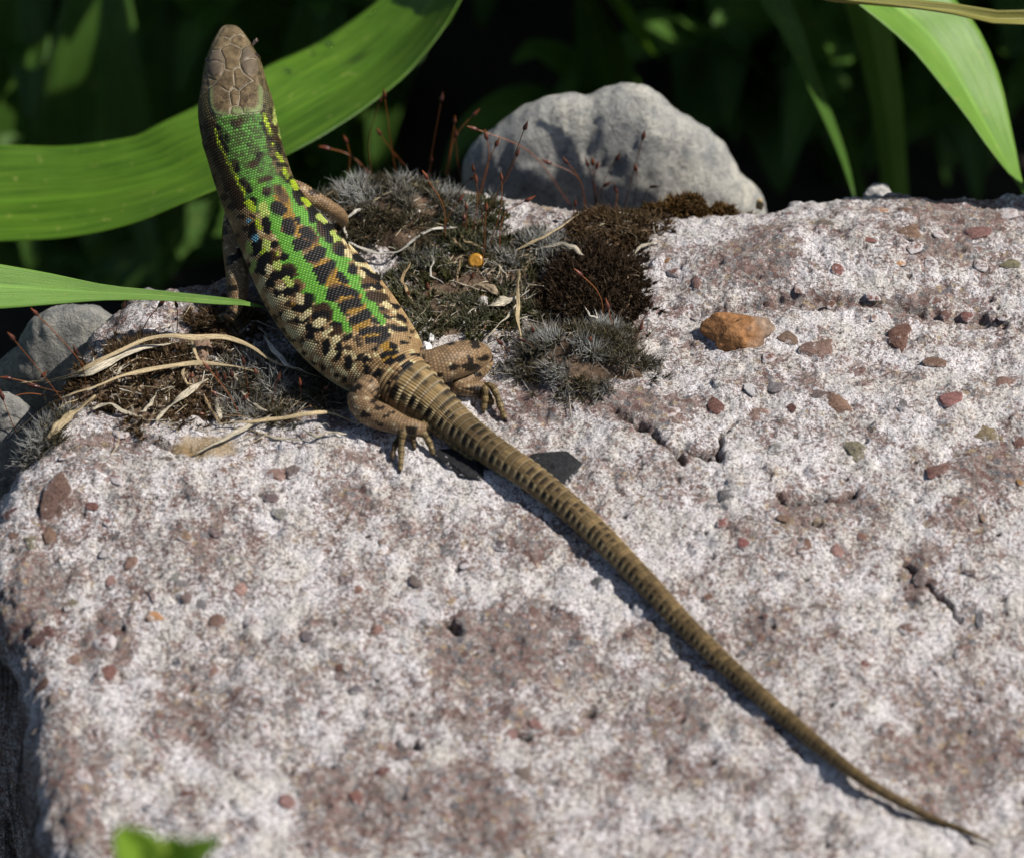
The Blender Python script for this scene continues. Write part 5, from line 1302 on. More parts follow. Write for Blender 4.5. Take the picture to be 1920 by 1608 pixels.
# ================================================================ DRY GRASS AND SMALL BITS
def ribbon(name, pts, w0, color, label, seed, taper=(0.35, 0.3), lift=0.06, twist=0.6, arch=0.0, group=None, category="dry grass"):
    """a dry blade: cupped ribbon along the photo pixels, resting on the moss and rock"""
    rng = np.random.default_rng(seed)
    n = max(24, 7 * len(pts))
    px = catmull(np.array([(p[0], p[1], 0.0) for p in pts], float), n)
    t = np.linspace(0, 1, n)
    px[:, 0] += fbm(t * 11, t * 0 + seed, seed, 3) * 9; px[:, 1] += fbm(t * 11 + 40, t * 0 + seed, seed, 3) * 9
    C = np.array([seat(px[i, 0], px[i, 1], lift + arch * math.sin(math.pi * t[i])) for i in range(n)])
    for _ in range(3):
        C[1:-1] = 0.5 * C[1:-1] + 0.25 * (C[:-2] + C[2:])
    T = unit(np.gradient(C, axis=0))
    side = unit(np.cross(T, np.array([0, 0, 1.0]) + 0 * T)); up = unit(np.cross(side, T))
    a = twist * np.sin(2.2 * np.pi * t * rng.uniform(0.6, 1.2) + rng.uniform(0, 6))
    sd = side * np.cos(a)[:, None] + up * np.sin(a)[:, None]
    nv = np.cross(sd, T)
    W = w0 / 125 * 0.5 * np.minimum(1, taper[0] + (1 - taper[0]) * t / 0.25) * np.minimum(1, taper[1] + (1 - taper[1]) * (1 - t) / 0.3) * (1 + 0.9 * fbm(t * 9, t * 0 + seed, seed, 3))
    m = 7
    u = np.linspace(-1, 1, m)
    cup = 0.22 * (1 - u ** 2)
    V = C[:, None] + sd[:, None] * (W[:, None] * u)[..., None] + nv[:, None] * (W[:, None] * (cup + 0.08 * rng.normal(0, 1, m)[None]))[..., None]
    th = 0.004
    Vt = V + nv[:, None] * th; Vd = V - nv[:, None] * th
    F1 = grid_faces(n, m); F2 = grid_faces(n, m)[:, ::-1] + n * m
    i = np.arange(n - 1)
    e1 = np.stack([i * m, (i + 1) * m, (i + 1) * m + n * m, i * m + n * m], -1)
    e2 = np.stack([i * m + m - 1, i * m + m - 1 + n * m, (i + 1) * m + m - 1 + n * m, (i + 1) * m + m - 1], -1)
    j = np.arange(m - 1)
    e3 = np.stack([j, j + n * m, j + 1 + n * m, j + 1], -1)
    o = (n - 1) * m
    e4 = np.stack([o + j, o + j + 1, o + j + 1 + n * m, o + j + n * m], -1)
    Vall = np.vstack([Vt.reshape(-1, 3), Vd.reshape(-1, 3)])
    uv = np.stack(np.broadcast_arrays((u[None] * 0.5 + 0.5), (t[:, None] * n * 0.15)), -1).reshape(-1, 2)
    cv = np.array(color)[None] * (0.8 + 0.5 * vnoise(t * 9 + seed, t * 0, seed))[:, None]
    cv = np.repeat(cv, m, 0)
    base = C[0]
    me = make_mesh(name, local(Vall, base), np.vstack([F1, F2, e1, e2, e3, e4]), colors=np.clip(np.vstack([cv, cv]), 0, 0.9), uv=np.vstack([uv, uv]), mats=[M_STRAW])
    props = dict(label=label, category=category)
    if group: props["group"] = group
    return link(name, me, loc=base, **props)

PALE = (0.50, 0.44, 0.33); STRAW = (0.46, 0.36, 0.21); TAN = (0.36, 0.26, 0.14); WHITE = (0.60, 0.56, 0.48); DULL = (0.24, 0.17, 0.095)
GRASS = [
    (z4((255, 665), (400, 592), (500, 548), (700, 522)), 9, STRAW, "tan dry blade lying across the top of the ridge moss", 0.10, 0.05),
    (z4((205, 830), (188, 745), (240, 682), (345, 662)), 6, WHITE, "whitish curled dry strip hugging the lizard's forearm", 0.12, 0.1),
    (z4((205, 840), (300, 882), (440, 905), (560, 830), (650, 778), (805, 765)), 8.5, WHITE, "long white bent dry strip pointing away from the lizard's flank", 0.12, 0.12),
    (z4((1095, 895), (1250, 820), (1485, 675)), 6, STRAW, "straight straw leaning up to the dark moss below the grey rock", 0.12, 0.1),
    (z4((1128, 985), (1122, 1200), (1148, 1395)), 7.5, STRAW, "upright pale straw stub standing in front of the dark moss", 0.20, 0.1),
    (z4((945, 1385), (1050, 1260), (1125, 1170)), 4.5, PALE, "thin pale straw pointing at the lizard's knee", 0.14, 0.05),
    (z4((950, 1195), (1040, 1165), (1135, 1130)), 17, PALE, "split pale seed husk leaning on the upright straw stub", 0.14, 0.08),
    (z4((868, 1085), (950, 1078), (1030, 1135)), 15, (0.38, 0.29, 0.19), "papery brown husk lying beside the split pale husk", 0.10, 0.08),
    (z4((545, 945), (500, 1040), (525, 1110), (560, 1170)), 6.5, TAN, "small tan curl of leaf in the litter by the lizard's back", 0.10, 0.06),
    (z4((638, 898), (668, 930), (648, 1015), (725, 1065)), 4, WHITE, "fine white kinked fibre hooked in the olive moss", 0.10, 0.06),
    (z4((750, 800), (790, 850), (830, 885)), 4.5, TAN, "short tan sliver between the white strip and the amber disc", 0.08, 0.04),
    (z4((1225, 885), (1370, 862), (1440, 890), (1508, 942)), 9, PALE, "broad pale arched strip lying over the edge of the black moss", 0.10, 0.10),
    (z4((1738, 925), (1790, 862), (1900, 838)), 6, PALE, "short pale strip where the dark moss meets the bare boulder", 0.08, 0.06),
    (z4((795, 780), (850, 842), (935, 875)), 5, TAN, "thin tan strip crossing the roots of the tall red stalks", 0.08, 0.05),
    (z4((745, 1050), (900, 1092), (1010, 1132)), 3, PALE, "hair thin straw running into the papery brown husk", 0.12, 0.03),
    (z4((1480, 1185), (1510, 1240), (1555, 1250), (1530, 1200)), 3.5, WHITE, "tiny white hooked rootlet in the black moss", 0.10, 0.05),
    (z4((960, 950), (1010, 960), (1065, 1030)), 3.5, PALE, "thin forked straw just past the amber disc", 0.08, 0.05),
    (z4((815, 930), (800, 1000), (800, 1060)), 4, TAN, "short brown twiglet below the amber disc", 0.10, 0.04),
    (z4((580, 845), (640, 850), (690, 870)), 3, TAN, "fine orange brown fibre above the kinked white one", 0.10, 0.05),
    (z4((720, 1190), (770, 1185), (795, 1150)), 3, PALE, "fine looped fibre in the litter near the lizard's hip", 0.08, 0.03),
    (z5((105, 705), (300, 690), (560, 580), (780, 470), (1000, 478), (1180, 475), (1330, 540), (1450, 620), (1650, 675)), 10, STRAW, "longest bleached grass blade arching from the gap to the lizard's flank", 0.16, 0.28),
    (z5((230, 712), (450, 650), (700, 530), (925, 495)), 15, PALE, "broad pale grass blade lying alongside the longest one", 0.12, 0.18),
    (z5((75, 950), (250, 820), (480, 730), (700, 650), (1000, 603), (1230, 620), (1340, 662)), 9, STRAW, "long narrow straw blade crossing the middle of the brown moss", 0.14, 0.18),
    (z5((800, 898), (880, 820), (1065, 688)), 11, PALE, "short stiff pale blade slanting out of the brown moss", 0.14, 0.08),
    (z5((985, 600), (945, 640), (955, 690), (995, 722)), 7, STRAW, "hooked straw bent under the middle of the narrow blade", 0.14, 0.05),
    (z5((978, 478), (1010, 570), (1085, 645)), 7, STRAW, "straw splinter hanging down from the longest bleached blade", 0.16, 0.08),
    (z5((245, 995), (320, 905), (495, 775)), 16, STRAW, "wide folded straw blade at the boulder's broken edge", 0.12, 0.06),
    (z5((1000, 1072), (1200, 970), (1290, 920), (1415, 858)), 9.5, PALE, "pale straw slanting across the ochre patch of the boulder", 0.10, 0.08),
    (z5((1105, 918), (1400, 890), (1680, 858), (1780, 885), (1890, 925)), 7, STRAW, "straw blade running along to the lizard's hind knee", 0.14, 0.10),
    (z5((1285, 945), (1400, 988), (1600, 998)), 5.5, PALE, "thin pale straw lying flat in front of the silvery moss", 0.06, 0.02),
    (z5((465, 845), (560, 818), (640, 855), (695, 872)), 10, PALE, "frayed pale leaf shred at the front of the brown moss", 0.10, 0.06),
    (z5((1368, 458), (1405, 540), (1480, 610), (1565, 645)), 9, WHITE, "curled papery leaf with a hooked tip beside the lizard's belly", 0.22, 0.10),
    (z5((1112, 785), (1120, 830), (1135, 895)), 10, PALE, "little pale flake standing in the silvery moss", 0.12, 0.03),
    (z5((715, 865), (770, 822), (808, 755)), 6, PALE, "small forked pale chip beside the stiff pale blade", 0.14, 0.04),
    (z5((228, 945), (260, 860), (400, 790)), 4.5, STRAW, "thin straw arched behind the wide folded blade", 0.10, 0.06),
    (z5((1045, 765), (1090, 850), (1135, 915)), 6, TAN, "tan straw stub leaning on the blade to the hind knee", 0.12, 0.04),
    (z5((245, 725), (228, 770), (235, 815)), 4, STRAW, "short straw hook below the base of the broad pale blade", 0.12, 0.03),
    (z5((1210, 540), (1300, 560), (1420, 640)), 8, DULL, "dull brown grass blade in the lizard's shadow", 0.06, 0.03),
    (z5((560, 640), (600, 660), (660, 600), (690, 625)), 5, PALE, "twisted pale scrap under the broad pale blade", 0.10, 0.05),
    (z5((1180, 640), (1210, 680), (1215, 730)), 5, PALE, "pale straw chip hanging from the end of the narrow blade", 0.12, 0.05),
    (z5((1560, 940), (1620, 980), (1690, 960), (1780, 965)), 7, PALE, "tangle end of pale straw by the lizard's shank", 0.08, 0.05),
    (z5((1230, 740), (1290, 800), (1380, 860)), 6, PALE, "pale straw running down through the silvery moss", 0.12, 0.06),
]
for i, (pts, w, c, lab, tw_lift, arch) in enumerate(GRASS):
    nm = "dry_husk" if "husk" in lab else "dry_grass_blade"
    ribbon(nm, pts, w, c, lab, 900 + i, lift=tw_lift * 0.8, arch=arch, category="seed husk" if "husk" in lab else "dry grass")

def small_lump(name, px, py, rx, ry, rz, color, label, category, seed, lift=0.0, sub=3, rough=0.2, mat=None, smooth_shade=True):
    p = seat(px, py, lift)
    V, F = lump_mesh(name, seed, sub, rough)
    f = np.linalg.norm(p - CAM) / 61.0
    V = V * np.array([rx / 125 * f, ry / 84 * f, rz])
    me = make_mesh(name, V, F, colors=np.tile(color, (len(V), 1)), mats=[mat or M_PEB], smooth_shade=smooth_shade)
    return link(name, me, loc=p, label=label, category=category)

def orange_pebble():
    p = on_rock([1385], [632])[0]
    V, F = lump_mesh("pebble", 5, 5, 0.16)
    for k, nrm in enumerate(([0.1, -0.5, 0.85], [0.8, -0.2, 0.55], [-0.75, -0.3, 0.6], [0.2, 0.7, 0.7], [-0.3, -0.9, 0.2], [0.0, 0.1, 1.0], [0.6, -0.8, 0.3])):
        nrm = unit(np.array(nrm)); h = V @ nrm
        V = V - np.maximum(h - 0.74, 0)[:, None] * nrm[None] * 0.85
    V = V * (1 + 0.09 * fbm(V[:, 0] * 5, V[:, 1] * 5 + V[:, 2] * 4, 5, 4))[:, None]
    V = V * np.array([0.52, 0.40, 0.30])
    n = vnoise(V[:, 0] * 7, V[:, 1] * 7 + V[:, 2] * 5, 6)[:, None]
    g = smooth(0.05, 0.45, V[:, 0] + 0.25 * (n[:, 0] - 0.5))[:, None]
    col = np.array([0.27, 0.128, 0.050]) * (1 - g) + np.array([0.20, 0.14, 0.10]) * g
    col = col * (0.75 + 0.5 * n)
    me = make_mesh("pebble", V, F, colors=col, mats=[M_PEB])
    link("pebble", me, loc=p + np.array([0, 0, 0.10]), label="large orange brown angular pebble stuck on the white boulder", category="pebble")
orange_pebble()

def amber_disc():
    p = seat(892, 490, 0.10)
    m, nt, b = new_mat("amber_seed")
    b.inputs["Base Color"].default_value = (0.42, 0.21, 0.025, 1); b.inputs["Roughness"].default_value = 0.35
    b.inputs["Subsurface Weight"].default_value = 0.3; b.inputs["Subsurface Radius"].default_value = (0.001, 0.0005, 0.0002)
    # flat coiled disc tilted towards the viewer
    a = np.linspace(0, 2 * np.pi, 48, endpoint=False)
    prof = [(0.0, 0.030), (0.03, 0.036), (0.05, 0.026), (0.075, 0.04), (0.10, 0.034), (0.122, 0.014), (0.126, 0.0), (0.118, -0.02), (0.06, -0.035), (0.0, -0.035)]
    V = np.array([[r * math.cos(x), r * math.sin(x), z + 0.005 * math.cos(x)] for r, z in prof for x in a])
    ax = math.radians(48)
    R = np.array([[1, 0, 0], [0, math.cos(ax), -math.sin(ax)], [0, math.sin(ax), math.cos(ax)]])
    V = V @ R.T
    link("seed_disc", make_mesh("seed_disc", V, grid_faces(len(prof), 48, True), mats=[m]), loc=p, label="small round amber disc lying in the moss", category="seed")
amber_disc()
small_lump("quartz_chip", 800, 652, 10, 9, 0.07, (0.75, 0.74, 0.72), "bright white stone chip between the lizard's hip and thigh", "stone chip", 31, 0.05, smooth_shade=False)
small_lump("quartz_chip", 808, 634, 6, 7, 0.05, (0.55, 0.54, 0.52), "small pale chip resting above the bright white one", "stone chip", 32, 0.06, smooth_shade=False)
small_lump("yellow_grain", 1424, 384, 8, 10, 0.05, (0.40, 0.27, 0.11), "tan grain perched on the rim between golden moss and boulder top", "grain", 33, 0.03)
small_lump("stone_crumb", 1648, 362, 26, 14, 0.12, (0.40, 0.38, 0.36), "lichened stone crumb on the boulder's far rim", "stone chip", 34, 0.0, 4)
small_lump("stone_crumb", 905, 565, 12, 8, 0.07, (0.45, 0.42, 0.40), "rounded grey crumb tucked under the papery brown husk", "stone chip", 35, 0.06)
small_lump("earth_crumb", 378, 655, 22, 20, 0.10, (0.20, 0.13, 0.09), "brown earth crumb under the longest bleached blade", "earth crumb", 36, 0.02, 4, 0.3)

# ---- loose litter too fine to count: fibres, grit
def litter():
    rng = np.random.default_rng(77)
    spots = [(720, 420, 150, 80, 160), (880, 560, 120, 90, 260), (1060, 620, 130, 80, 140), (300, 720, 180, 80, 480), (560, 740, 120, 60, 300), (1150, 430, 90, 50, 90), (1000, 480, 90, 40, 110), (420, 600, 90, 40, 90)]
    Vs, Fs, Cs = [], [], []; off = 0
    for cx, cy, rx, ry, n in spots:
        for k in range(n):
            px, py = cx + rng.normal(0, 0.55) * rx, cy + rng.normal(0, 0.55) * ry
            p = seat(px, py, 0.05) if k % 4 == 0 else p + np.array([*rng.normal(0, 0.09, 2), 0])
            p[2] = H(p[0], p[1]) + moss_lift(p[0], p[1]) * 0.8 + 0.05
            if k % 2:
                a = rng.uniform(0, 6.28); L = rng.uniform(0.06, 0.28) if k % 6 else rng.uniform(0.3, 0.6)
                d = np.array([math.cos(a), math.sin(a), rng.normal(0, 0.25)]) * L
                q = np.array([p - d, p + np.array([*rng.normal(0, 0.05, 2), 0.03]), p + d])
                v, f, _ = tube_arrays(catmull(q, 7), np.full(7, rng.uniform(0.004, 0.009)), 4)
                c = np.array([[0.42, 0.34, 0.22], [0.16, 0.10, 0.05], [0.50, 0.46, 0.38]][rng.integers(3)]) * rng.uniform(0.5, 1.1)
            else:
                r = rng.uniform(0.012, 0.035)
                v = np.array([[1, 0, 0], [-1, 0, 0], [0, 1, 0], [0, -1, 0], [0, 0, 1], [0, 0, -1.0]]) * r * rng.uniform(0.6, 1.3, 3) + p
                f = np.array([[0, 2, 4], [2, 1, 4], [1, 3, 4], [3, 0, 4], [2, 0, 5], [1, 2, 5], [3, 1, 5], [0, 3, 5]])
                f = np.concatenate([f, f[:, 2:]], 1) if False else f
                c = np.array([[0.45, 0.42, 0.38], [0.20, 0.12, 0.07], [0.30, 0.22, 0.14], [0.10, 0.07, 0.05]][rng.integers(4)])
            Vs.append(v); Cs.append(np.tile(c, (len(v), 1))); Fs.append(f + off); off += len(v)
    q = np.vstack([f for f in Fs if f.shape[1] == 4]); t = np.vstack([f for f in Fs if f.shape[1] == 3])
    me = make_mesh("plant_litter", np.vstack(Vs), [q, t], colors=np.vstack(Cs), mats=[M_PEB], smooth_shade=False)
    link("plant_litter", me, kind="stuff", label="fine fibres and grit scattered over the moss", category="litter")
litter()

# ================================================================ LEAVES
def leaf_sheet(name, A, B, fold, mat, nu=60, nv=17, wave=0.0, seed=0, tint=None, thick=0.018, parent=None, base=None, uvlen=8.0, **props):
    """leaf between two edges A and B (cm), bent along its midrib"""
    A = catmull(np.asarray(A, float), nu); B = catmull(np.asarray(B, float), nu)
    u = np.linspace(0, 1, nv)
    t = np.linspace(0, 1, nu)
    V = A[:, None] * (1 - u)[None, :, None] + B[:, None] * u[None, :, None]
    T = unit(np.gradient(V.mean(1), axis=0)); W = B - A
    n = unit(np.cross(T, W + 1e-6)); n = np.where((n[:, 2] < 0)[:, None], -n, n)
    wl = np.linalg.norm(W, axis=1)
    prof = -np.abs(u - 0.5) * 2 * 0 + (np.abs(u - 0.5) * 2) ** 1.3
    V = V + n[:, None] * (fold * wl[:, None] * (prof - 0.5)[None])[..., None]
    if wave:
        wv = fbm(t * 9 + seed, t * 0 + seed, seed, 3)[:, None] * (np.abs(u - 0.5) * 2)[None] ** 3
        V = V + n[:, None] * (wave * wv)[..., None]
        V = V + n[:, None] * (0.03 * np.sin(u * 40)[None] * np.ones((nu, 1)))[..., None] * 0.15
    uv = np.stack(np.broadcast_arrays(u[None, :] * 1.0, t[:, None] * uvlen), -1).reshape(-1, 2)
    col = np.ones((nu, nv, 3))
    rib = np.exp(-((u - 0.5) / 0.02) ** 2)
    col = col * (1 + 0.35 * rib[None, :, None])
    if tint is not None: col = tint(col, t, u)
    base = V[0, nv // 2] if base is None else np.asarray(base, float)
    Vt = V.reshape(-1, 3); nn = np.repeat(n, nv, 0)
    Vall = np.vstack([Vt + nn * thick * 0.5, Vt - nn * thick * 0.5])
    k = nu * nv
    F1 = grid_faces(nu, nv); F2 = F1[:, ::-1] + k
    i = np.arange(nu - 1); j = np.arange(nv - 1); o = (nu - 1) * nv
    rims = np.vstack([np.stack([i * nv, (i + 1) * nv, (i + 1) * nv + k, i * nv + k], -1), np.stack([i * nv + nv - 1, i * nv + nv - 1 + k, (i + 1) * nv + nv - 1 + k, (i + 1) * nv + nv - 1], -1),
                      np.stack([j, j + k, j + 1 + k, j + 1], -1), np.stack([o + j, o + j + 1, o + j + 1 + k, o + j + k], -1)])
    me = make_mesh(name, local(Vall, base), np.vstack([F1, F2, rims]), colors=np.clip(np.vstack([col.reshape(-1, 3)] * 2), 0, 2), uv=np.vstack([uv, uv]), mats=[mat])
    return link(name, me, parent, loc=base if parent is None else base, **props), V, n

def edge_pts(px_list, ys):
    px_list = np.array(px_list, float)
    ys = np.interp(np.linspace(0, 1, len(px_list)), np.linspace(0, 1, len(ys)), ys)
    return on_y(px_list[:, 0], px_list[:, 1], ys)

def grow(E, before=(), after=()):
    """carry a leaf edge on beyond the picture, down to its root or out to its tip"""
    return np.vstack([np.array(before, float).reshape(-1, 3), E, np.array(after, float).reshape(-1, 3)])

# big ribbon leaf behind the lizard's head
def hole(col, t, u):
    d = np.hypot((t[:, None] - 0.60) * 60, (u[None] - 0.36) * 12)
    col = col * (1 - 0.75 * np.exp(-(d / 0.45) ** 2))[..., None]
    return col
R_A = edge_pts([(-260, 290), (-120, 284), (0, 282), (130, 284), (250, 268), (300, 243), (368, 212), (440, 172), (505, 136), (560, 112), (620, 82), (700, 26), (760, -30), (850, -130), (930, -240)], [9.4, 9.4, 9.4, 9.6, 10.2, 11.4, 12.8, 14.4, 15.5])
R_B = edge_pts([(-260, 470), (-120, 466), (0, 462), (130, 455), (250, 430), (350, 392), (420, 362), (540, 303), (620, 258), (700, 206), (770, 148), (840, 66), (885, -10), (960, -130), (1010, -230)], [7.4, 7.4, 7.4, 7.6, 8.2, 9.2, 10.6, 12.2, 13.4])
R_A = grow(R_A, [(-15.0, 12.0, -16.3), (-14.6, 11.4, -11.0), (-13.0, 10.2, -5.6)], [(2.0, 19.5, -6.0), (3.0, 21.5, -9.0)])
R_B = grow(R_B, [(-14.6, 11.6, -16.3), (-13.9, 10.4, -11.6), (-12.2, 8.4, -6.8)], [(2.4, 18.6, -6.6), (3.0, 21.4, -9.05)])
RIBBON, RV, RN = leaf_sheet("ribbon_leaf", R_A, R_B, 0.10, M_BLADE, 220, 33, 0.10, 3, hole, label="broad ribbon leaf sweeping behind the lizard's head", category="leaf")

def droplets():
    m, nt, b = new_mat("water_drop")
    b.inputs["Base Color"].default_value = (1, 1, 1, 1); b.inputs["Roughness"].default_value = 0.0
    b.inputs["Transmission Weight"].default_value = 1.0; b.inputs["IOR"].default_value = 1.33
    V0, F0 = lump_mesh("water_drop", 1, 3, 0.0)
    V0 = unit(V0)
    nu, nv = RV.shape[:2]
    P = project(RV.reshape(-1, 3))
    for k, (px, py, r) in enumerate([(533, 138, 0.065), (541, 143, 0.04), (546, 128, 0.03), (592, 102, 0.045), (620, 85, 0.07), (650, 66, 0.03), (690, 36, 0.03), (706, 26, 0.035), (515, 140, 0.025)]):
        i = np.argmin(((P - np.array([px, py])) ** 2).sum(1))
        p = RV.reshape(-1, 3)[i] + RN[i // nv] * (r * 0.45)
        V = V0 * r
        V[:, 2] *= 0.75
        link("water_drop", make_mesh("water_drop", V, F0, mats=[m]), loc=p, label="tiny clear water drop on the ribbon leaf's upper edge", category="water drop", group="water drops on the ribbon leaf")
droplets()

# young blade reaching in over the boulder to the lizard's flank
def lift_edge(pts):
    return np.array([on_z(p[0], p[1], p[2]) for p in pts])
B_A = lift_edge([(-160, 478, 1.6), (0, 497, 1.35), (100, 515, 1.15), (200, 535, 1.0), (300, 545, 0.85), (400, 556, 0.70), (455, 563, 0.60), (492, 574, 0.5)])
B_B = lift_edge([(-160, 590, 0.9), (0, 580, 0.95), (100, 572, 0.90), (200, 564, 0.85), (300, 564, 0.75), (400, 571, 0.62), (455, 573, 0.55), (496, 578, 0.48)])
B_A = grow(B_A, [(-13.5, 5.5, -16.3), (-13.0, 5.2, -9.0), (-11.8, 4.6, -2.2)])
B_B = grow(B_B, [(-13.3, 5.2, -16.3), (-12.6, 4.6, -9.2), (-11.2, 3.6, -3.0)])
leaf_sheet("green_leaf", B_A, B_B, 0.06, M_BLADE2, 70, 15, 0.0, 5, label="bright green grass blade tapering to a point at the lizard's side", category="leaf")
# the lit leaf and thin blades at the other end of the boulder
L_A = edge_pts([(1540, -60), (1585, 0), (1640, 45), (1700, 95), (1760, 165), (1810, 225), (1860, 290), (1902, 338), (1925, 372)], [9.5, 9.0, 8.4, 7.6, 7.0])
L_B = edge_pts([(1730, -60), (1775, 0), (1810, 35), (1845, 95), (1870, 160), (1888, 230), (1904, 290), (1914, 335), (1928, 372)], [10.6, 10.0, 9.2, 8.0, 7.0])
L_A = grow(L_A, [(8.2, 17.0, -16.3), (6.8, 15.5, -6.0), (5.0, 12.5, 1.2)])
L_B = grow(L_B, [(8.5, 17.0, -16.3), (7.4, 15.6, -6.0), (6.2, 12.9, 1.0)])
leaf_sheet("lance_leaf", L_A, L_B, 0.10, M_BLADE2, 70, 21, 0.06, 8, label="bright lance shaped leaf hanging down to the boulder's far rim", category="leaf")
T_A = edge_pts([(1400, -60), (1420, 0), (1460, 60), (1500, 140), (1540, 220), (1575, 300), (1600, 370)], [15, 14, 12, 10]); T_B = edge_pts([(1465, -60), (1480, 0), (1505, 60), (1530, 140), (1560, 220), (1588, 300), (1604, 370)], [15.5, 14.5, 12.5, 10])
T_A = grow(T_A, [(8.0, 23.0, -16.3), (5.8, 20.5, -8.0), (4.0, 17.5, -3.0)])
T_B = grow(T_B, [(8.3, 23.0, -16.3), (6.3, 20.6, -8.0), (4.6, 17.8, -3.0)])
leaf_sheet("narrow_leaf", T_A, T_B, 0.08, M_DARKLEAF, 50, 11, 0.0, 9, label="narrow dark grass leaf hanging beside the bright lance leaf", category="leaf")
S_A = edge_pts([(1500, -16), (1580, -4), (1680, 2), (1780, 10), (1860, 22), (1990, 32)], [7.5, 7.2]); S_B = edge_pts([(1500, -10), (1580, 4), (1680, 14), (1780, 28), (1860, 46), (1990, 64)], [7.3, 7.0])
S_A = grow(S_A, [(3.4, 7.9, 3.1)], [(11.5, 7.6, -2.0), (12.6, 8.0, -9.0), (12.8, 8.2, -16.3)])
S_B = grow(S_B, [(3.4, 7.85, 3.05)], [(11.3, 7.4, -2.4), (12.4, 7.8, -9.0), (12.6, 8.0, -16.3)])
leaf_sheet("yellow_leaf", S_A, S_B, 0.35, leaf_material("yellowing_stem", (0.20, 0.20, 0.04), (0.30, 0.27, 0.07), (0.12, 0.11, 0.03), 0.2, 0.5, 12), 40, 9, 0.0, 12, thick=0.04, label="narrow yellowing leaf crossing above the bright lance leaf", category="leaf")

# ---- undergrowth behind the boulder: tall grass plants, broad leaved plants, ferns, all rooted in the ground
def curve_leaf(name, root, pts, w, mat, seed, fold=0.12, nu=30, nv=9, parent=None, tipw=0.05):
    rng = np.random.default_rng(seed)
    C = catmull(np.array(pts, float), nu)
    t = np.linspace(0, 1, nu)
    T = unit(np.gradient(C, axis=0))
    side = unit(np.cross(T, np.array([0.0, -0.5, 0.85]) + rng.normal(0, 0.25, 3)))
    prof = np.clip(np.minimum(0.35 + t * 2.2, 1), 0, 1) * np.clip((1 - t) * 1.7, 0, 1) ** 0.7 + 0.02
    A = C - side * (w * 0.5 * prof)[:, None]; B = C + side * (w * 0.5 * prof)[:, None]
    ob, V, n = leaf_sheet(name, A, B, fold, mat, nu, nv, 0.0, seed, thick=0.03, parent=parent, base=np.zeros(3) if parent is not None else None)
    if parent is not None:
        ob.location = -np.array(parent.location)
    return ob

def grass_plant(x, y, seed, label, leaves, mat=M_DARKLEAF):
    rng = np.random.default_rng(seed)
    z0 = -16.3
    root = link("grass_plant", None, loc=(x, y, z0), label=label, category="plant", group="tall grass plants behind the boulder")
    for k, (tx, ty, tz, w, arch) in enumerate(leaves):
        b = np.array([x, y, z0]) + np.array([*rng.normal(0, 0.4, 2), 0])
        tip = np.array([tx, ty, tz]); m = (b + tip) / 2 + np.array([0, 0, arch])
        q = b * 0.72 + m * 0.28 + np.array([0, 0, arch * 0.35])
        curve_leaf("leaf", root, [b, q, m, tip * 0.7 + m * 0.3 + np.array([0, 0, arch * 0.25]), tip], w, mat, seed * 31 + k, parent=root)
    return root

def bg(px, py, y): return on_y(px, py, y)
def leaf_to(px, py, y, w, arch): 
    p = bg(px, py, y); return (p[0], p[1], p[2], w, arch)
grass_plant(2.5, 24, 1, "grass plant with a pale leaf end reaching up behind the ribbon leaf", [leaf_to(1085, -30, 17, 1.5, 1.0), leaf_to(830, 330, 18, 1.7, 3), leaf_to(960, 120, 20, 1.7, 2)])
grass_plant(7.5, 27, 2, "grass plant with crossing leaves above the grey rock", [leaf_to(1330, 60, 21, 1.9, 2), leaf_to(1180, 40, 20, 1.3, 1.5), leaf_to(1470, 340, 18, 2.1, 3.5), leaf_to(1000, 250, 20, 1.6, 3)])
grass_plant(-3.5, 27, 3, "broad leaved grass plant behind the lizard's snout", [leaf_to(250, -60, 21, 2.8, 1), leaf_to(130, 250, 21, 2.8, 4), leaf_to(600, 40, 21, 2.4, 2), leaf_to(330, 200, 20, 2.2, 4)])
grass_plant(-10, 26, 4, "broad leaved grass plant beside the grey rock in the gap", [leaf_to(-40, 100, 21, 2.8, 2), leaf_to(60, -60, 21, 3.0, 2), leaf_to(60, 520, 19, 2.0, 4), leaf_to(300, 560, 18.5, 1.6, 4), leaf_to(180, 500, 19, 2.0, 3)])
grass_plant(13, 28, 5, "slender grass plant behind the lance leaf", [leaf_to(1850, 330, 19, 0.8, 3), leaf_to(1700, 100, 22, 1.5, 3), leaf_to(1900, 60, 20, 0.9, 3), leaf_to(1620, 60, 23, 1.4, 3)])
grass_plant(0.5, 34, 6, "dim grass plant deep in the shade behind the moss", [leaf_to(900, 60, 27, 2.4, 3), leaf_to(700, 330, 24, 2.6, 4), leaf_to(1250, 130, 28, 2.2, 3), leaf_to(560, 420, 22, 2.2, 4)])
grass_plant(-7, 33, 7, "dim grass plant deep in the shade behind the ribbon leaf", [leaf_to(200, 100, 27, 3.2, 3), leaf_to(480, 0, 28, 2.8, 3), leaf_to(20, 300, 24, 2.8, 3)])
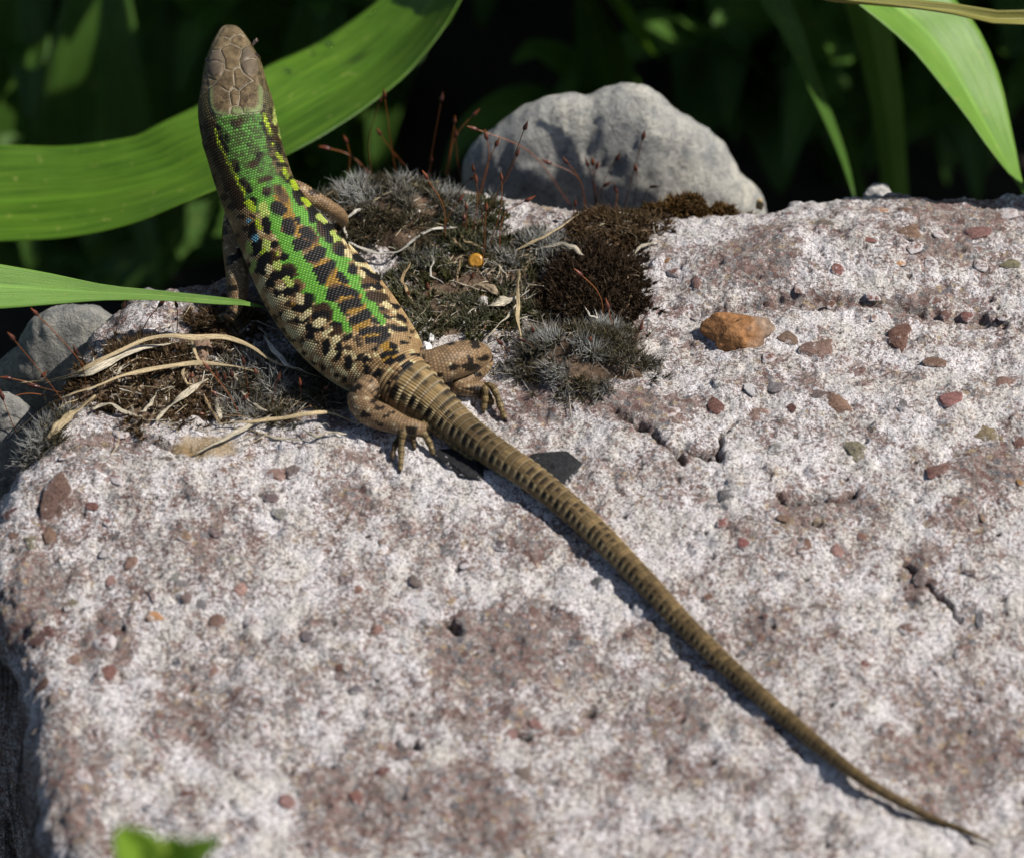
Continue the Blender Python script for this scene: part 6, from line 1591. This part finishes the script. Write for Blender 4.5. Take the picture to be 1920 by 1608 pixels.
# one long leaf arches over the grey rock, above the top of the picture, and lays a shadow across it
def arching_plant():
    b = np.array([20.0, 2.0, -16.3])
    root = link("grass_plant", None, loc=b, label="grass plant beside the boulder with a long leaf arching over the grey rock", category="plant")
    curve_leaf("leaf", root, [b, (18.5, 3.6, -4), (14.0, 5.2, 3.5), (10.0, 6.0, 5.0), (7.0, 6.9, 4.8), (2.6, 7.5, 3.4)], 2.1, M_BLADE2, 77, parent=root)
arching_plant()
_r = np.random.default_rng(99)
def broad_plant():
    b = np.array([-9.0, 25.0, -16.3])
    root = link("broad_leaved_plant", None, loc=b, label="plant with broad dark veined leaves behind the lizard's head", category="plant")
    for k, (x0, y0, x1, y1, yy, w) in enumerate([(190, 420, 190, -160, 20, 3.9), (60, 420, 30, -120, 21, 3.0), (330, 380, 380, -140, 21.5, 3.2), (560, 300, 640, -160, 22, 2.6)]):
        p0 = on_y(x0, y0, yy); p1 = on_y(x1, y1, yy + 1.5)
        curve_leaf("leaf", root, [b, b * 0.4 + p0 * 0.6 + np.array([0, 0, 1.0]), p0, p0 * 0.5 + p1 * 0.5 + np.array([0, -0.6, 0.5]), p1], w, M_DARKLEAF, 300 + k, fold=0.22, parent=root)
broad_plant()
_where = ["behind the hoary ridge moss", "behind the ribbon leaf's lower edge", "behind the lance leaf's tip", "between two ferns", "behind the grey rock's shoulder", "below the yellowing leaf", "beyond the green blade over the gap", "behind the lizard's nape", "behind the boulder's bare rim", "beyond the narrow hanging leaf"]
for _k, (_px, _y) in enumerate([(640, 27), (150, 26), (1880, 26), (1560, 29), (1420, 25), (1760, 31), (60, 24), (420, 29), (1690, 25), (1300, 30)]):
    _b = on_z(_px, 200, -10.0)
    grass_plant(float(_b[0]), _y + 4.0, 200 + _k, "dim leafy grass clump " + _where[_k],
                [leaf_to(_px + _r.uniform(-230, 230), _r.uniform(-80, 420), _y - _r.uniform(0, 4), _r.uniform(1.6, 3.2), _r.uniform(1.5, 4)) for _ in range(7)])

def fern_plant(x, y, seed, label, tips):
    rng = np.random.default_rng(seed)
    z0 = -16.3
    root = link("fern", None, loc=(x, y, z0), label=label, category="fern", group="ferns behind the boulder")
    for k, (tx, ty, tz) in enumerate(tips):
        b = np.array([x, y, z0]); tip = np.array([tx, ty, tz])
        m = (b + tip) / 2 + np.array([0, 0, 2.2])
        C = catmull(np.array([b, m, tip]), 40)
        T = unit(np.gradient(C, axis=0))
        side = unit(np.cross(T, np.array([0.0, -0.6, 0.8])))
        Vs, Fs = [], []; off = 0
        v, f, _ = tube_arrays(C, np.linspace(0.07, 0.015, 40), 5); Vs.append(v); Fs.append(f); off = len(v)
        tris = []
        for i in range(8, 39):
            t = i / 39
            L = 1.9 * math.sin(math.pi * min(1, (t - 0.12) / 0.95 + 0.12)) ** 0.8 * (1 - 0.5 * t)
            for sg in (-1, 1):
                d = unit(side[i] * sg * 1.0 + T[i] * 0.55)
                nrm = unit(np.cross(d, T[i]))
                for s_ in np.linspace(0.12, 1, 6):
                    q = C[i] + d * L * s_
                    l2 = 0.34 * (1.15 - s_) + 0.08
                    for g2 in (-1, 1):
                        e = unit(d * 0.7 + T[i] * g2)
                        w = unit(np.cross(e, nrm)) * l2 * 0.22
                        Vs.append(np.array([q, q + e * l2 * 0.5 + w, q + e * l2, q + e * l2 * 0.5 - w])); Fs.append(np.array([[off, off + 1, off + 2, off + 3]])); off += 4
        V = np.vstack(Vs); F = np.vstack(Fs)
        uv = np.stack([V[:, 0] * 0.05, V[:, 1] * 0.05], -1)
        me = make_mesh("frond", local(V, b), F, colors=np.ones((len(V), 3)), uv=uv, mats=[M_DARKLEAF], smooth_shade=False)
        link("frond", me, root)
fern_plant(11, 27, 21, "dark feathery fern low behind the boulder's bare rim", [tuple(bg(1480, 260, 20)), tuple(bg(1700, 190, 21)), tuple(bg(1840, 260, 19)), tuple(bg(1620, 310, 19))])
fern_plant(15, 30, 22, "dark fern further back beneath the lance leaf", [tuple(bg(1750, 60, 24)), tuple(bg(1450, 120, 22)), tuple(bg(1900, 160, 20))])
fern_plant(-4, 24, 23, "dark fern in the gap between boulder and ribbon leaf", [tuple(bg(330, 470, 18)), tuple(bg(180, 470, 19)), tuple(bg(420, 440, 18))])

# ---- foliage added out of view to shade the undergrowth
def shade_canopy():
    rng = np.random.default_rng(5)
    b = np.array([12.0, 46.0, -16.5])
    root = link("shade_foliage", None, loc=b, label="unseen foliage added to shade the undergrowth behind the boulder", category="shade_canopy")
    Vs, Fs = [], []; off = 0
    for (tx, ty, tz) in ((12, 40, 14), (-6, 32, 8), (28, 30, 12), (44, 34, 18), (5, 26, 8), (20, 25, 8), (38, 25, 12)):
        C = catmull(np.array([b, b * 0.5 + np.array([tx, ty, tz]) * 0.5 + np.array([0, 0, 6]), [tx, ty, tz]]), 20)
        v, f, _ = tube_arrays(C, np.linspace(0.9, 0.2, 20), 8); Vs.append(v); Fs.append(f + off); off += len(v)
    link("stem", make_mesh("stem", local(np.vstack(Vs), b), np.vstack(Fs), colors=np.tile([0.08, 0.055, 0.035], (off, 1)), mats=[M_LITTER]), root)
    n = 3000
    x = rng.uniform(-18, 60, n); y = rng.uniform(18.0, 66, n)
    floor = (10.6 - y) * 0.727 + 2.8
    z = np.maximum(floor, -9) + rng.uniform(0, 1, n) ** 1.6 * 15
    k2 = 900                                  # extra leaves set further forward, sunward, to shade the plants below
    x[:k2] = rng.uniform(17, 44, k2); y[:k2] = rng.uniform(13.0, 19, k2); z[:k2] = rng.uniform(3, 15, k2)
    P = np.stack([x, y, z], -1)
    d = unit(rng.normal(0, 1, (n, 3)) * np.array([1, 1, 0.35])); nrm = unit(rng.normal(0, 0.45, (n, 3)) + np.array([0.3, 0, 1])); w = unit(np.cross(nrm, d)); d = np.cross(w, nrm)
    L = rng.uniform(2.2, 4.2, n)[:, None]
    V = np.stack([P - d * L * .5, P - d * L * .1 + w * L * .26, P + d * L * .28 + w * L * .2, P + d * L * .55, P + d * L * .28 - w * L * .2, P - d * L * .1 - w * L * .26], 1).reshape(-1, 3)
    F = np.arange(n)[:, None] * 6 + np.array([[0, 1, 2, 3], [0, 3, 4, 5]]).reshape(1, 8)
    F = F.reshape(-1, 4)
    uv = np.tile(np.array([[.5, 0], [1, .3], [.9, .7], [.5, 1], [.1, .7], [0, .3]]), (n, 1))
    me = make_mesh("shade_leaves", local(V, b), F, colors=np.ones((n * 6, 3)), uv=uv, mats=[M_DARKLEAF], smooth_shade=False)
    link("shade_leaves", me, root, kind="stuff")
shade_canopy()

# ---- sprout poking up in front of the boulder
def sprout():
    y0 = -14.2
    tipc = on_y(305, 1640, y0)
    b = np.array([tipc[0] + 0.6, y0 - 0.4, -16.4])
    root = link("leafy_sprout", None, loc=b, label="tiny bright green sprout with pointed leaves in front of the boulder", category="plant")
    C = catmull(np.array([b, (b + tipc) / 2 + np.array([0.3, 0, 0]), tipc]), 30)
    v, f, _ = tube_arrays(C, np.linspace(0.09, 0.05, 30), 8)
    link("stem", make_mesh("stem", local(v, b), f, colors=np.tile([0.14, 0.22, 0.04], (len(v), 1)), mats=[M_SETA]), root)
    m = leaf_material("sprout_leaf", (0.21, 0.36, 0.03), (0.30, 0.45, 0.05), (0.15, 0.29, 0.02), 0.35, 0.4, 10)
    for k, (pts, w) in enumerate((([(302, 1650, 0), (262, 1600, 0.1), (222, 1550, 0.2)], 0.58), ([(306, 1650, 0), (322, 1612, 0.1), (330, 1568, 0.2)], 0.68), ([(306, 1640, 0), (350, 1605, -0.1), (412, 1572, -0.1)], 0.34), ([(300, 1645, 0), (290, 1660, -0.3), (240, 1670, -0.6)], 0.4), ([(304, 1645, 0), (340, 1660, -0.3), (390, 1675, -0.6)], 0.4))):
        P = np.array([on_y(p[0], p[1], y0 + p[2]) for p in pts])
        C = catmull(P, 24); t = np.linspace(0, 1, 24)
        T = unit(np.gradient(C, axis=0)); side = unit(np.cross(T, -FWD))
        pr = np.sin(np.pi * np.clip(t * 0.93 + 0.06, 0, 1)) ** 0.75 * w * 0.5
        ob, _, _ = leaf_sheet("leaf", C - side * pr[:, None], C + side * pr[:, None], 0.15, m, 24, 9, 0.0, 40 + k, thick=0.02, parent=root, base=np.zeros(3))
        ob.location = -np.array(root.location)
sprout()
